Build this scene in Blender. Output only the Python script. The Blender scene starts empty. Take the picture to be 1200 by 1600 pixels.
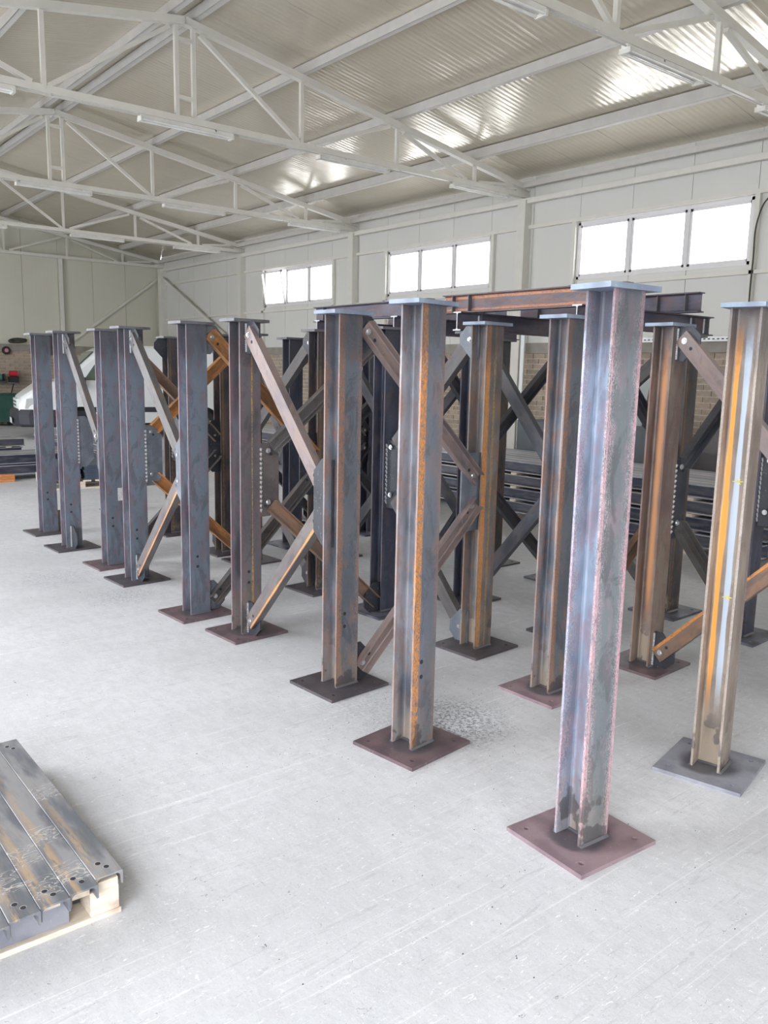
import bpy, bmesh, math, random
from mathutils import Vector, Matrix

random.seed(7)
S = bpy.context.scene
COL = S.collection

# ---------------------------------------------------------------- camera
cam_d = bpy.data.cameras.new('camera')
cam = bpy.data.objects.new('camera', cam_d)
COL.objects.link(cam)
S.camera = cam
FPX = 1294.04
yaw, pitch, roll = math.radians(39.0809), math.radians(9.6069), math.radians(1.2298)
F = Vector((math.sin(yaw) * math.cos(pitch), math.cos(yaw) * math.cos(pitch), -math.sin(pitch)))
Rt = Vector((math.cos(yaw), -math.sin(yaw), 0))
U = Rt.cross(F)
R2 = math.cos(roll) * Rt + math.sin(roll) * U
U2 = -math.sin(roll) * Rt + math.cos(roll) * U
M = Matrix((R2, U2, -F)).transposed().to_4x4()
M.translation = (0, 0, 1.7)
cam.matrix_world = M
cam_d.sensor_fit = 'VERTICAL'
cam_d.sensor_height = 36.0
cam_d.lens = FPX / 1600 * 36.0
cam_d.clip_start = 0.05
cam_d.clip_end = 300

# ---------------------------------------------------------------- sky, exposure
W_ = bpy.data.worlds.new('sky')
S.world = W_
W_.use_nodes = True
bg = W_.node_tree.nodes['Background']
bg.inputs[0].default_value = (0.95, 0.97, 1.0, 1)
bg.inputs[1].default_value = 3.2
S.view_settings.view_transform = 'Standard'
S.view_settings.look = 'None'
S.view_settings.gamma = 1
S.view_settings.exposure = 1.27
S.view_settings.use_curve_mapping = False
S.cycles.use_denoising = True
S.cycles.max_bounces = 10
S.cycles.diffuse_bounces = 6
S.cycles.glossy_bounces = 4
S.cycles.transparent_max_bounces = 8
S.cycles.sample_clamp_indirect = 6
S.cycles.caustics_reflective = False
S.cycles.caustics_refractive = False


def portal(name, loc, sx, sy, direction):
    """a Cycles portal in a door or window opening: it only guides sky sampling"""
    l = bpy.data.lights.new(name, 'AREA')
    l.shape = 'RECTANGLE'
    l.size, l.size_y = sx, sy
    l.cycles.is_portal = True
    o = bpy.data.objects.new(name, l)
    COL.objects.link(o)
    o.location = loc
    o.rotation_euler = Vector(direction).to_track_quat('-Z', 'Y').to_euler()
    return o


XL, XR, YB, YF = -1.45, 11.35, -4.0, 25.3      # left wall, right wall, open rear, far wall
XC = 4.95                                     # ridge
WINS = [(16.0, 19.0), (11.02, 14.0), (6.08, 9.06), (1.1, 4.1)]
WZ0, WZ1 = 3.27, 4.17
LEFT_OPENINGS = [(-2.8, 1.7), (3.6, 6.6), (8.6, 12.0), (15.4, 20.6)]  # unseen openings on the light's side; farther ones added to brighten the far hall
for a, b in LEFT_OPENINGS:
    portal('daylight_left_opening', (XL - 0.14, (a + b) / 2, 2.1), 4.2, b - a, (1, 0, 0))
REAR = (0.5, 2.5)
portal('daylight_rear_door', (1.5, YB - 0.02, 1.6), 2.0, 3.2, (0, 1, 0))
for a, b in WINS:
    portal('daylight_right_window', (XR + 0.12, (a + b) / 2, (WZ0 + WZ1) / 2), b - a, WZ1 - WZ0, (-1, 0, 0))


# ---------------------------------------------------------------- materials
def lin(c):
    def f(v):
        return v / 12.92 if v <= 0.04045 else ((v + 0.055) / 1.055) ** 2.4
    return tuple(f(x / 255) for x in c) + (1,)


class N:
    """tiny node helper"""
    def __init__(self, name):
        self.m = bpy.data.materials.new(name)
        self.m.use_nodes = True
        self.t = self.m.node_tree
        self.b = self.t.nodes['Principled BSDF']
        self.tc = self.t.nodes.new('ShaderNodeTexCoord')
        self.obj = self.tc.outputs['Object']

    def lk(self, a, b):
        self.t.links.new(a, b)

    def val(self, sock, v):
        if hasattr(v, 'is_output') or isinstance(v, bpy.types.NodeSocket):
            self.lk(v, sock)
        else:
            sock.default_value = v

    def math(self, op, a, b=0.0, clamp=False):
        n = self.t.nodes.new('ShaderNodeMath')
        n.operation = op
        n.use_clamp = clamp
        self.val(n.inputs[0], a)
        self.val(n.inputs[1], b)
        return n.outputs[0]

    def step(self, v, lo, hi, o0=0.0, o1=1.0):
        n = self.t.nodes.new('ShaderNodeMapRange')
        n.interpolation_type = 'SMOOTHSTEP'
        self.val(n.inputs[0], v)
        n.inputs[1].default_value = lo
        n.inputs[2].default_value = hi
        n.inputs[3].default_value = o0
        n.inputs[4].default_value = o1
        return n.outputs[0]

    def xyz(self, src=None):
        n = self.t.nodes.new('ShaderNodeSeparateXYZ')
        self.lk(src or self.obj, n.inputs[0])
        return n.outputs

    def noise(self, scale=5, mapping=(1, 1, 1), detail=4, rough=0.55, dist=0.0, off=(0, 0, 0), src=None):
        mp = self.t.nodes.new('ShaderNodeMapping')
        mp.inputs['Scale'].default_value = mapping
        mp.inputs['Location'].default_value = off
        self.lk(src or self.obj, mp.inputs[0])
        n = self.t.nodes.new('ShaderNodeTexNoise')
        n.inputs['Scale'].default_value = scale
        n.inputs['Detail'].default_value = detail
        n.inputs['Roughness'].default_value = rough
        n.inputs['Distortion'].default_value = dist
        self.lk(mp.outputs[0], n.inputs['Vector'])
        return n.outputs[0]

    def mix(self, f, a, b):
        n = self.t.nodes.new('ShaderNodeMix')
        n.data_type = 'RGBA'
        self.val(n.inputs[0], f)
        self.val(n.inputs[6], a)
        self.val(n.inputs[7], b)
        return n.outputs[2]

    def bump(self, h, strength=0.3, dist=0.01):
        n = self.t.nodes.new('ShaderNodeBump')
        n.inputs['Strength'].default_value = strength
        n.inputs['Distance'].default_value = dist
        self.lk(h, n.inputs['Height'])
        self.lk(n.outputs[0], self.b.inputs['Normal'])

    def out(self, col, rough=0.5, metal=0.0, spec=0.5):
        self.val(self.b.inputs['Base Color'], col)
        self.val(self.b.inputs['Roughness'], rough)
        self.val(self.b.inputs['Metallic'], metal)
        self.b.inputs['Specular IOR Level'].default_value = spec
        return self.m


def plain(name, rgb, rough=0.5, metal=0.0, var=0.06, scale=6):
    n = N(name)
    f = n.noise(scale)
    c = lin(rgb)
    d = tuple(x * (1 - var * 2.5) for x in c[:3]) + (1,)
    return n.out(n.mix(n.step(f, 0.3, 0.7), d, c), rough, metal)


def steel(name, base, dark, tint, stripes=(), feather=None, fcol=(200, 170, 165), seed=0.0, fl=None,
          tan=(172, 158, 140), rough=0.42, topburn=True, tan_h=0.2, metal=0.12, height=2.0):
    """hot rolled section: local x across the flange, y through the depth, z along the length.
    stripes: (where 'w' web / 'f' flange, centre, half width, colour, graininess)"""
    n = N(name)
    x, y, z = n.xyz()
    ax = n.math('ABSOLUTE', x)
    isf = n.math('MAXIMUM', n.math('GREATER_THAN', ax, 0.0065), n.math('GREATER_THAN', n.math('ABSOLUTE', y), 0.0515))
    big = n.noise(3.0, (2.2, 2.2, 0.8), 3, off=(seed, seed * 2, seed))
    mid = n.noise(14, (1.4, 1.4, 0.45), 5, 0.65, off=(seed * 3, 0, seed))
    fine = n.noise(120, (1, 1, 1), 3, 0.7, off=(seed, 0, 0))
    col = n.mix(n.step(big, 0.36, 0.66), lin(base), lin(dark))
    col = n.mix(n.math('MULTIPLY', n.step(mid, 0.45, 0.63), 0.6), col, lin(tint))
    blot = n.noise(6.5, (1.5, 1.5, 0.7), 6, 0.72, 0.7, off=(seed * 1.7, 4, seed))
    col = n.mix(n.math('MULTIPLY', n.step(blot, 0.52, 0.62), 0.45), col, tuple(v * 0.45 for v in lin(base)[:3]) + (1,))
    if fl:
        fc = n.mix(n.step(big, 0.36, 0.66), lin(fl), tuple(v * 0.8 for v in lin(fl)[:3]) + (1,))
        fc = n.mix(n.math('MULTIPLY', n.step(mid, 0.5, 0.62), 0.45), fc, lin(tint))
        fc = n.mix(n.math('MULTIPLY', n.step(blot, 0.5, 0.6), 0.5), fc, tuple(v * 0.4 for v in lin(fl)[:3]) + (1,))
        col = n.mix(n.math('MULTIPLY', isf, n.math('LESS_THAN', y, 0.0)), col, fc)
    # long rolling streaks
    st = n.noise(60, (1, 1, 0.012), 2, 0.5, off=(seed, 3, 0))
    col = n.mix(n.math('MULTIPLY', n.step(st, 0.45, 0.75), 0.0), col, tuple(v * 1.35 for v in lin(base)[:3]) + (1,))
    # purple-brown mill edge of the flange
    edge = n.math('MULTIPLY', n.step(ax, 0.045, 0.07), n.step(mid, 0.35, 0.6))
    col = n.mix(n.math('MULTIPLY', edge, 0.55), col, lin(tint))
    for where, c, hw, rgb, grain in stripes:
        co = y if where == 'w' else x
        d = n.math('ABSOLUTE', n.math('SUBTRACT', co, c))
        wob = n.math('MULTIPLY', n.math('SUBTRACT', big, 0.5), 0.02)
        m = n.step(n.math('ADD', d, wob), hw * (0.8 if grain >= 0 else 0.1), hw * (1.25 if grain >= 0 else 1.7), 1.0, 0.0)
        m = n.math('MULTIPLY', m, n.math('MULTIPLY', isf, n.math('LESS_THAN', y, 0.001)) if where == 'f' else n.math('SUBTRACT', 1.0, isf))
        if grain > 0:
            g = n.noise(70, (1.6, 1.6, 0.8), 6, 0.8, 1.2, off=(seed, c, 0))
            m = n.math('MULTIPLY', m, n.step(g, 0.36 + 0.06 * grain, 0.50 + 0.06 * grain))
        else:
            m = n.math('MULTIPLY', m, n.step(z, 0.2, 0.5))
            m = n.math('MULTIPLY', m, n.step(z, height - 0.18, height - 0.05, 1.0, 0.0))
        col = n.mix(m, col, lin(rgb))
    if feather:
        g = n.noise(42, (1.8, 1.8, 0.8), 4, 0.7, 1.6, off=(seed, 1, 2))
        m = n.step(n.math('ABSOLUTE', n.math('SUBTRACT', g, 0.5)), 0.006, 0.03, 1.0, 0.0)
        m = n.math('MULTIPLY', m, n.step(n.math('ADD', ax, n.math('MULTIPLY', n.math('SUBTRACT', mid, 0.5), 0.07)), 0.022, 0.062))
        m = n.math('MULTIPLY', n.math('MULTIPLY', m, isf), feather)
        col = n.mix(m, col, lin(fcol))
    if tan_h > 0:
        zz = n.math('ADD', z, n.math('MULTIPLY', n.math('SUBTRACT', big, 0.5), 0.7))
        wt = n.math('SUBTRACT', 0.72, n.math('MULTIPLY', isf, 0.5))
        col = n.mix(n.math('MULTIPLY', n.step(zz, tan_h * 0.2, tan_h * 1.6, 1.0, 0.0), wt), col, lin(tan))
        dk = n.noise(9, (1, 1, 0.8), 3, off=(seed, seed, 5))
        m = n.math('MULTIPLY', n.step(dk, 0.54, 0.58), n.step(z, 0.12, 0.34, 1.0, 0.0))
        col = n.mix(n.math('MULTIPLY', m, 0.7), col, lin((78, 74, 78)))
    if topburn:
        zz = n.math('ADD', z, n.math('MULTIPLY', n.math('SUBTRACT', mid, 0.5), 0.35))
        m = n.step(zz, height - 0.32, height - 0.12)
        col = n.mix(n.math('MULTIPLY', m, 0.6), col, lin((70, 68, 74)))
    # scratches and pits
    col = n.mix(n.math('MULTIPLY', n.step(fine, 0.64, 0.74), 0.35), col, lin((205, 205, 205)))
    n.bump(mid, 0.25, 0.002)
    return n.out(col, n.step(mid, 0.3, 0.7, rough - 0.08, rough + 0.14), metal, 0.5)


BLUE, GREY, DARKB, VIO = (134, 142, 156), (112, 110, 116), (76, 78, 86), (116, 96, 102)
ORG = (226, 150, 70)
MAT = {}
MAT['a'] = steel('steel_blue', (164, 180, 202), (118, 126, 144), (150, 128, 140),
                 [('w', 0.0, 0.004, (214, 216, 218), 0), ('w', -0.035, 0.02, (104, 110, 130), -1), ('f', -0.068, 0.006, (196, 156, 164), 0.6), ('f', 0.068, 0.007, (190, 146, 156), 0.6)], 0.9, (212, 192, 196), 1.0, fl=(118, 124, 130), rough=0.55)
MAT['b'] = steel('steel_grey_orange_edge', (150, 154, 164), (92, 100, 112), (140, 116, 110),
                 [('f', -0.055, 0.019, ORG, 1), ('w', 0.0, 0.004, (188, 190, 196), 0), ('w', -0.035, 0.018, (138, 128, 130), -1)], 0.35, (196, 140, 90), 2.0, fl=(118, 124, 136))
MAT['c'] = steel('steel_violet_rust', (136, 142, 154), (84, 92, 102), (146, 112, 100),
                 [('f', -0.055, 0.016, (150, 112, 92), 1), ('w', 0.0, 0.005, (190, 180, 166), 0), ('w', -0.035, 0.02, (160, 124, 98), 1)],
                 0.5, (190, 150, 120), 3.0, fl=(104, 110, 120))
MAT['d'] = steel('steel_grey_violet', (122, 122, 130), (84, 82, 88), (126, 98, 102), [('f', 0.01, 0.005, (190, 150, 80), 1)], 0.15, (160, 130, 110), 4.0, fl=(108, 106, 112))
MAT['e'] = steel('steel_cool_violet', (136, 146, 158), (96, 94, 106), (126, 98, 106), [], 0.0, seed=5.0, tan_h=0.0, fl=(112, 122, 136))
MAT['r'] = steel('steel_brown_orange_stripe', (164, 152, 142), (128, 116, 108), (150, 136, 124),
                 [('w', 0.034, 0.0105, (246, 172, 86), 0), ('w', -0.006, 0.0115, (188, 200, 216), 0)], 0.5, (196, 190, 196), 6.0, tan_h=0.28)
MAT['k'] = steel('steel_brown_rust_band', (140, 132, 132), (98, 100, 104), (140, 110, 90),
                 [('f', -0.052, 0.018, (214, 146, 82), 0.4), ('f', 0.01, 0.008, (180, 148, 96), 1), ('w', 0.0, 0.005, (184, 176, 170), 0)],
                 0.3, (180, 150, 110), 7.0)
MAT['q'] = steel('steel_brown_wide_stripe', (132, 118, 108), (98, 84, 84), (126, 98, 90), [('w', 0.010, 0.018, (196, 140, 96), -1)], 0.1,
                 (150, 120, 110), 8.0, tan_h=0.3)
MAT['n'] = steel('steel_dark_blue', (76, 84, 104), (60, 62, 76), (92, 84, 92), [('w', 0.0, 0.006, (120, 128, 144), 0)], 0.1, (140, 120, 110), 9.0, tan_h=0.0)
MAT['m'] = steel('steel_dark_brown', (92, 88, 88), (62, 62, 68), (110, 88, 78), [('f', -0.05, 0.008, (140, 110, 76), 1)], 0.2, (140, 116, 90), 10.0, tan_h=0.12)
# braces (channels): stripes run along the web (local x here is the web width)
MAT['bg'] = steel('brace_grey', (104, 102, 102), (84, 82, 86), (112, 98, 90), [], 0, seed=11, topburn=False, tan_h=0)
MAT['bo'] = steel('brace_grey_orange_line', (116, 110, 108), (84, 82, 86), (120, 104, 104), [('f', 0.034, 0.006, (228, 150, 76), 0.2)], 0, seed=12, topburn=False, tan_h=0)
MAT['bp'] = steel('brace_pinkish_grey', (142, 126, 124), (112, 102, 104), (150, 128, 118), [], 0, seed=18, topburn=False, tan_h=0)
MAT['br'] = steel('brace_rusty_brown', (132, 110, 98), (100, 86, 80), (156, 116, 86), [('f', -0.036, 0.007, (214, 142, 72), 0.3)], 0, seed=13, topburn=False, tan_h=0, metal=0.1)
MAT['bt'] = steel('brace_orange_rust', (178, 124, 78), (128, 98, 76), (206, 146, 84), [('f', 0.03, 0.012, (224, 146, 66), 0.2)], 0, seed=14, topburn=False, tan_h=0, metal=0.05)
MAT['bd'] = steel('brace_dark', (82, 84, 92), (62, 64, 72), (96, 88, 86), [], 0, seed=15, topburn=False, tan_h=0)
MAT['beam'] = steel('beam_dark_violet', (92, 88, 102), (66, 66, 84), (112, 88, 84), [], 0, seed=16, topburn=False, tan_h=0)
MAT['beamr'] = steel('beam_rust_edges', (104, 94, 100), (84, 76, 86), (134, 98, 84), [('w', 0.045, 0.012, (186, 126, 90), 0.5), ('w', -0.045, 0.012, (176, 120, 90), 0.5)],
                     0, seed=17, topburn=False, tan_h=0)


def plate_mat(name, base, dark, seed, halo=True):
    n = N(name)
    x, y, z = n.xyz()
    f = n.noise(7, (1, 1, 1), 4, off=(seed, seed, 0))
    g = n.noise(60, (1, 1, 1), 4, 0.7, off=(seed, 0, 0))
    col = n.mix(n.step(f, 0.38, 0.62), lin(base), lin(dark))
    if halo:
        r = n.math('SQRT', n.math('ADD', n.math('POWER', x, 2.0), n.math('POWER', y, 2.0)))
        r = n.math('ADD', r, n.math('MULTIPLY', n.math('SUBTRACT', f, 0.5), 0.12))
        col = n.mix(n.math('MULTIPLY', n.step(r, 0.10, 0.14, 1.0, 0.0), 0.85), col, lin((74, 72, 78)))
    col = n.mix(n.math('MULTIPLY', n.step(g, 0.62, 0.7), 0.3), col, lin((200, 195, 195)))
    n.bump(g, 0.15, 0.002)
    return n.out(col, 0.42, 0.06)


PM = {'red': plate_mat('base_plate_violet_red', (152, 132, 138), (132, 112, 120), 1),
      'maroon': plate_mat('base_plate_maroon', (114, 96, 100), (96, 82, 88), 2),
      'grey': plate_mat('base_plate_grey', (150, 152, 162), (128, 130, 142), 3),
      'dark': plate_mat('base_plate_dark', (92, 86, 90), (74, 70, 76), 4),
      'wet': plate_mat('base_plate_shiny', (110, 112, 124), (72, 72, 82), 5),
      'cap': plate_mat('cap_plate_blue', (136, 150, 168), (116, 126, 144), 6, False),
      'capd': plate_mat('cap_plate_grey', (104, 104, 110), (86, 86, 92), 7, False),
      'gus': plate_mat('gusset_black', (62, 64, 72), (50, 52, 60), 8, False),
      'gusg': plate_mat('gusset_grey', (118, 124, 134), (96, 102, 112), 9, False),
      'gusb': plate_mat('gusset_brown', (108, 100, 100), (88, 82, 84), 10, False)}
ZINC = plain('zinc_bolt', (214, 216, 220), 0.25, 0.8)
WELD = plain('bright_weld', (226, 228, 230), 0.35, 0.15, 0.12, 80)
WHITEP = plain('white_frame_paint', (222, 220, 212), 0.45, 0, 0.02)
PURLIN = plain('pale_purlin_paint', (206, 203, 198), 0.45, 0, 0.03)
DARKMETAL = plain('dark_shelf_steel', (70, 74, 84), 0.4, 0.4)
WOOD = None


def wood_mat(name, a, b, seed=0):
    n = N(name)
    g = n.noise(30, (0.25, 2.0, 2.0), 5, 0.6, 0.5, off=(seed, 0, 0))
    k = n.noise(5, (1, 1, 1), 3, off=(seed, 2, 0))
    col = n.mix(n.step(g, 0.35, 0.65), lin(a), lin(b))
    col = n.mix(n.math('MULTIPLY', n.step(k, 0.62, 0.7), 0.5), col, lin((150, 120, 100)))
    n.bump(g, 0.2, 0.003)
    return n.out(col, 0.75, 0, 0.2)


WOOD = wood_mat('pale_pine', (232, 222, 208), (216, 202, 186))
WOODO = wood_mat('orange_timber', (214, 150, 100), (188, 124, 80), 3)


# ---------------------------------------------------------------- mesh helpers
def box(bm, c, s, rot=None, mat=0):
    m = Matrix.Translation(c)
    if rot is not None:
        m = m @ rot
    m = m @ Matrix.Diagonal((s[0], s[1], s[2], 1))
    r = bmesh.ops.create_cube(bm, size=1, matrix=m)
    return r['verts']


def bar(bm, p, q, w, h=None, up=(0, 0, 1)):
    """square bar from p to q: w across, h along 'up'"""
    p, q = Vector(p), Vector(q)
    h = h or w
    d = (q - p)
    L = d.length
    d.normalize()
    up = Vector(up)
    sx = d.cross(up)
    if sx.length < 1e-4:
        sx = d.cross(Vector((1, 0, 0)))
    sx.normalize()
    uz = sx.cross(d)
    rot = Matrix((sx, d, uz)).transposed().to_4x4()
    return box(bm, (p + q) / 2, (w, L, h), rot)


def cyl(bm, p, q, r, seg=10, r2=None):
    p, q = Vector(p), Vector(q)
    d = q - p
    m = Matrix.Translation((p + q) / 2) @ d.to_track_quat('Z', 'Y').to_matrix().to_4x4()
    return bmesh.ops.create_cone(bm, cap_ends=True, segments=seg, radius1=r, radius2=r if r2 is None else r2, depth=d.length, matrix=m)


def prism(bm, pts, h0, h1, axis='z'):
    """extrude a 2-D outline between h0 and h1 along an axis"""
    def P(a, b, h):
        return {'z': (a, b, h), 'y': (a, h, b), 'x': (h, a, b)}[axis]
    lo = [bm.verts.new(P(a, b, h0)) for a, b in pts]
    hi = [bm.verts.new(P(a, b, h1)) for a, b in pts]
    n = len(pts)
    bm.faces.new(lo[::-1])
    bm.faces.new(hi)
    for i in range(n):
        bm.faces.new((lo[i], lo[(i + 1) % n], hi[(i + 1) % n], hi[i]))


def mesh_of(bm, name, m, smooth=False, bevel=0.0):
    if bevel:
        bmesh.ops.bevel(bm, geom=list(bm.edges), offset=bevel, segments=2, profile=0.7, affect='EDGES')
    bmesh.ops.recalc_face_normals(bm, faces=bm.faces)
    me = bpy.data.meshes.new(name)
    bm.to_mesh(me)
    bm.free()
    if smooth:
        for p in me.polygons:
            p.use_smooth = True
    if m:
        me.materials.append(m)
    return me


def link(name, me, parent=None, loc=None, rot=None):
    o = bpy.data.objects.new(name, me)
    COL.objects.link(o)
    if parent:
        o.parent = parent
    if loc is not None:
        o.location = loc
    if rot is not None:
        o.rotation_euler = rot
    return o


def obj(name, bm, m, parent=None, loc=None, rot=None, smooth=False, bevel=0.0):
    return link(name, mesh_of(bm, name, m, smooth, bevel), parent, loc, rot)


def tag(o, label=None, cat=None, group=None, kind=None):
    for k, v in (('label', label), ('category', cat), ('group', group), ('kind', kind)):
        if v:
            o[k] = v
    return o


def thing(name, label, cat, loc=(0, 0, 0), rz=0, group=None):
    o = bpy.data.objects.new(name, None)
    o.empty_display_size = 0.1
    COL.objects.link(o)
    o.location = loc
    o.rotation_euler = (0, 0, rz)
    return tag(o, label, cat, group)


def struct(name, bm, m, parent=None, **k):
    o = obj(name, bm, m, parent, **k)
    if parent is None:
        o['kind'] = 'structure'
    return o


# ================================================================ STRUCTURE
# ---- floor
def concrete():
    n = N('pale_worn_concrete')
    x, y, z = n.xyz()
    a = n.noise(0.8, (1, 1, 1), 5, 0.6)
    b = n.noise(14, (1.4, 0.6, 1), 6, 0.7)
    col = n.mix(n.step(a, 0.32, 0.68), lin((200, 202, 206)), lin((218, 219, 224)))
    col = n.mix(n.math('MULTIPLY', n.step(b, 0.42, 0.62), 0.35), col, lin((190, 191, 195)))
    # trowel and wheel scratches, two directions
    for sc, mp, off, lo, hi, amt, c in ((9, (0.55, 5.0, 1), (0, 0, 0), 0.58, 0.66, 0.3, (238, 238, 240)),
                                        (3.2, (0.12, 9.0, 1), (1, 6, 0), 0.60, 0.63, 0.45, (236, 236, 239)),
                                        (120, (1, 1, 1), (5, 1, 0), 0.62, 0.68, 0.6, (150, 150, 158)),
                                        (60, (0.5, 2.0, 1), (3, 0, 0), 0.60, 0.66, 0.5, (240, 240, 242)),
                                        (80, (1, 1.2, 1), (9, 2, 0), 0.58, 0.66, 0.5, (164, 164, 170)),
                                        (7, (0.5, 4.5, 1), (4, 8, 0), 0.58, 0.64, 0.35, (168, 168, 174)),
                                        (26, (1, 2.2, 1), (2, 1, 0), 0.60, 0.66, 0.8, (244, 244, 246)),
                                        (34, (1, 1.3, 1), (7, 5, 0), 0.64, 0.69, 0.75, (112, 112, 120))):
        s = n.noise(sc, mp, 6, 0.72, 1.4, off)
        col = n.mix(n.math('MULTIPLY', n.step(s, lo, hi), amt), col, lin(c))
    # grinding dust stain by the second row of columns
    for cx, cy, r, amt in ((2.72, 2.78, 0.42, 0.8), (2.55, 3.1, 0.5, 0.25), (2.3, 5.9, 0.4, 0.35), (2.05, 6.7, 0.45, 0.3)):
        d = n.math('SQRT', n.math('ADD', n.math('POWER', n.math('SUBTRACT', x, cx), 2.0), n.math('POWER', n.math('SUBTRACT', y, cy), 2.0)))
        sp = n.noise(55, (1, 1, 1), 5, 0.75, 0.5, off=(cx, 0, 0))
        m = n.math('MULTIPLY', n.step(d, r * 0.2, r, 1.0, 0.0), n.step(sp, 0.47, 0.57))
        col = n.mix(n.math('MULTIPLY', m, amt), col, lin((96, 98, 108)))
    rough = n.step(b, 0.3, 0.7, 0.5, 0.68)
    n.bump(n.math('ADD', b, n.noise(70, (1, 1, 1), 4, 0.7)), 0.25, 0.004)
    return n.out(col, rough, 0, 0.35)


CONC = concrete()
bm = bmesh.new()
box(bm, ((XL - 8 + XR + 0.3) / 2, (YB - 10 + YF + 0.3) / 2, -0.1), (XR + 0.3 - XL + 8, YF + 0.3 - YB + 10, 0.2))
fl = struct('floor', bm, CONC)
# ---- panels
def panel_mat(name, rgb, rough, axis, freq, streak, bumpd, spec=0.5, metal=0.0):
    n = N(name)
    x, y, z = n.xyz()
    co = {'x': x, 'y': y}[axis]
    big = n.noise(0.5, (1, 1, 1), 3)
    c = lin(rgb)
    col = n.mix(n.step(big, 0.3, 0.7), tuple(v * 0.95 for v in c[:3]) + (1,), c)
    w = n.math('SINE', n.math('MULTIPLY', co, freq * 2 * math.pi))
    mp = (0.35, 14, 0.35) if axis == 'y' else (14, 0.35, 0.35)
    s = n.noise(streak, mp, 3, 0.6)
    big2 = n.noise(1.3, (1, 1, 1), 2)
    h = n.math('ADD', n.math('MULTIPLY', w, 0.35), n.math('ADD', n.math('MULTIPLY', s, 1.4), n.math('MULTIPLY', big2, 6.0)))
    n.bump(h, 1.0, bumpd)
    return n.out(col, rough, metal, spec)


WALLM = panel_mat('wall_panel_cream', (218, 218, 214), 0.42, 'y', 9, 1.0, 0.0005)
WALLE = panel_mat('end_wall_panel_cream', (212, 210, 196), 0.42, 'x', 9, 1.0, 0.0005)
ROOFM = panel_mat('roof_panel_glossy', (212, 203, 186), 0.21, 'y', 11, 1.3, 0.0024, 0.9, 0.25)
BACK = plain('panel_core', (150, 150, 150), 0.8)

SL = 0.1624


def roof_z(x, base=5.95):
    return base - SL * abs(x - XC)


EAVE_Z = 4.98
for side, X, name in ((1, XR, 'wall_right'), (-1, XL, 'wall_left')):
    bm = bmesh.new()
    xo = X + side * 0.10
    segs = []
    wins = sorted(WINS) if side == 1 else []
    # backing skin with openings
    side_openings = LEFT_OPENINGS if side == -1 else []
    y = YB
    def bk(y0, y1, z0, z1):
        box(bm, (xo, (y0 + y1) / 2, (z0 + z1) / 2), (0.05, y1 - y0, z1 - z0))
    ztop = 5.1
    start = YB
    for a, b in side_openings:
        bk(start, a, 0, ztop); bk(a, b, 4.2, ztop); start = b
    for a, b in wins:
        bk(start, a, 0, ztop); bk(a, b, 0, WZ0 + 0.01); bk(a, b, WZ1 - 0.01, ztop); start = b
    bk(start, YF + 0.1, 0, ztop)
    wall = struct(name, bm, BACK)
    # sandwich panels, one metre wide
    yj = [YB] + [v + 0.05 for v in range(int(YB) + 1, 26)] + [YF]
    for i in range(len(yj) - 1):
        a, b = yj[i], yj[i + 1]
        if any(a < g1 and b > g0 for g0, g1 in side_openings):
            spans = [(4.2, 5.05)]
        else:
            inwin = any(w0 - 0.1 <= a + 0.2 and b - 0.2 <= w1 + 0.1 for w0, w1 in wins)
            spans = [(2.2, WZ0 + 0.005), (WZ1 - 0.005, 5.05)] if inwin else [(2.2, 5.05)]
        for z0, z1 in spans:
            bm = bmesh.new()
            box(bm, (X + side * 0.04, (a + b) / 2, (z0 + z1) / 2), (0.07, b - a - 0.008, z1 - z0))
            obj('wall_panel', bm, WALLM, wall)
    if side == 1:
        WR = wall
    else:
        WL = wall
# far wall
bm = bmesh.new()
prism(bm, [(XL - 0.1, 0), (XR + 0.1, 0), (XR + 0.1, 4.95), (XC, 6.2), (XL - 0.1, 4.95)], YF + 0.08, YF + 0.14, 'y')
WE = struct('wall_far', bm, BACK)
xj = [XL] + [v + 0.18 for v in range(-1, 12)] + [XR]
for i in range(len(xj) - 1):
    a, b = xj[i] + 0.004, xj[i + 1] - 0.004
    bm = bmesh.new()
    pts = [(a, 2.2), (b, 2.2), (b, roof_z(b, 6.1))]
    if a < XC < b:
        pts.append((XC, 6.1))
    pts.append((a, roof_z(a, 6.1)))
    prism(bm, pts, YF, YF + 0.07, 'y')
    obj('wall_panel', bm, WALLE, WE)

# ---- roof
bm = bmesh.new()
for sgn in (1, -1):
    xe = XR + 0.1 if sgn == 1 else XL - 0.1
    prism(bm, [(XC, 6.22), (xe, roof_z(xe, 6.22)), (xe, roof_z(xe, 6.26)), (XC, 6.26)], YB, YF + 0.2, 'y')
CEIL = struct('ceiling', bm, BACK)
for sgn in (1, -1):
    xe = XR + 0.02 if sgn == 1 else XL - 0.02
    me = None
    for k in range(30):
        y0 = YB + 0.05 + k
        y1 = min(y0 + 1, YF + 0.06)
        if y1 <= y0:
            break
        bm = bmesh.new()
        prism(bm, [(XC, 6.10), (xe, roof_z(xe, 6.10)), (xe, roof_z(xe, 6.17)), (XC, 6.17)], y0 + 0.002, y1 - 0.002, 'y')
        obj('roof_panel', bm, ROOFM, CEIL)


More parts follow.
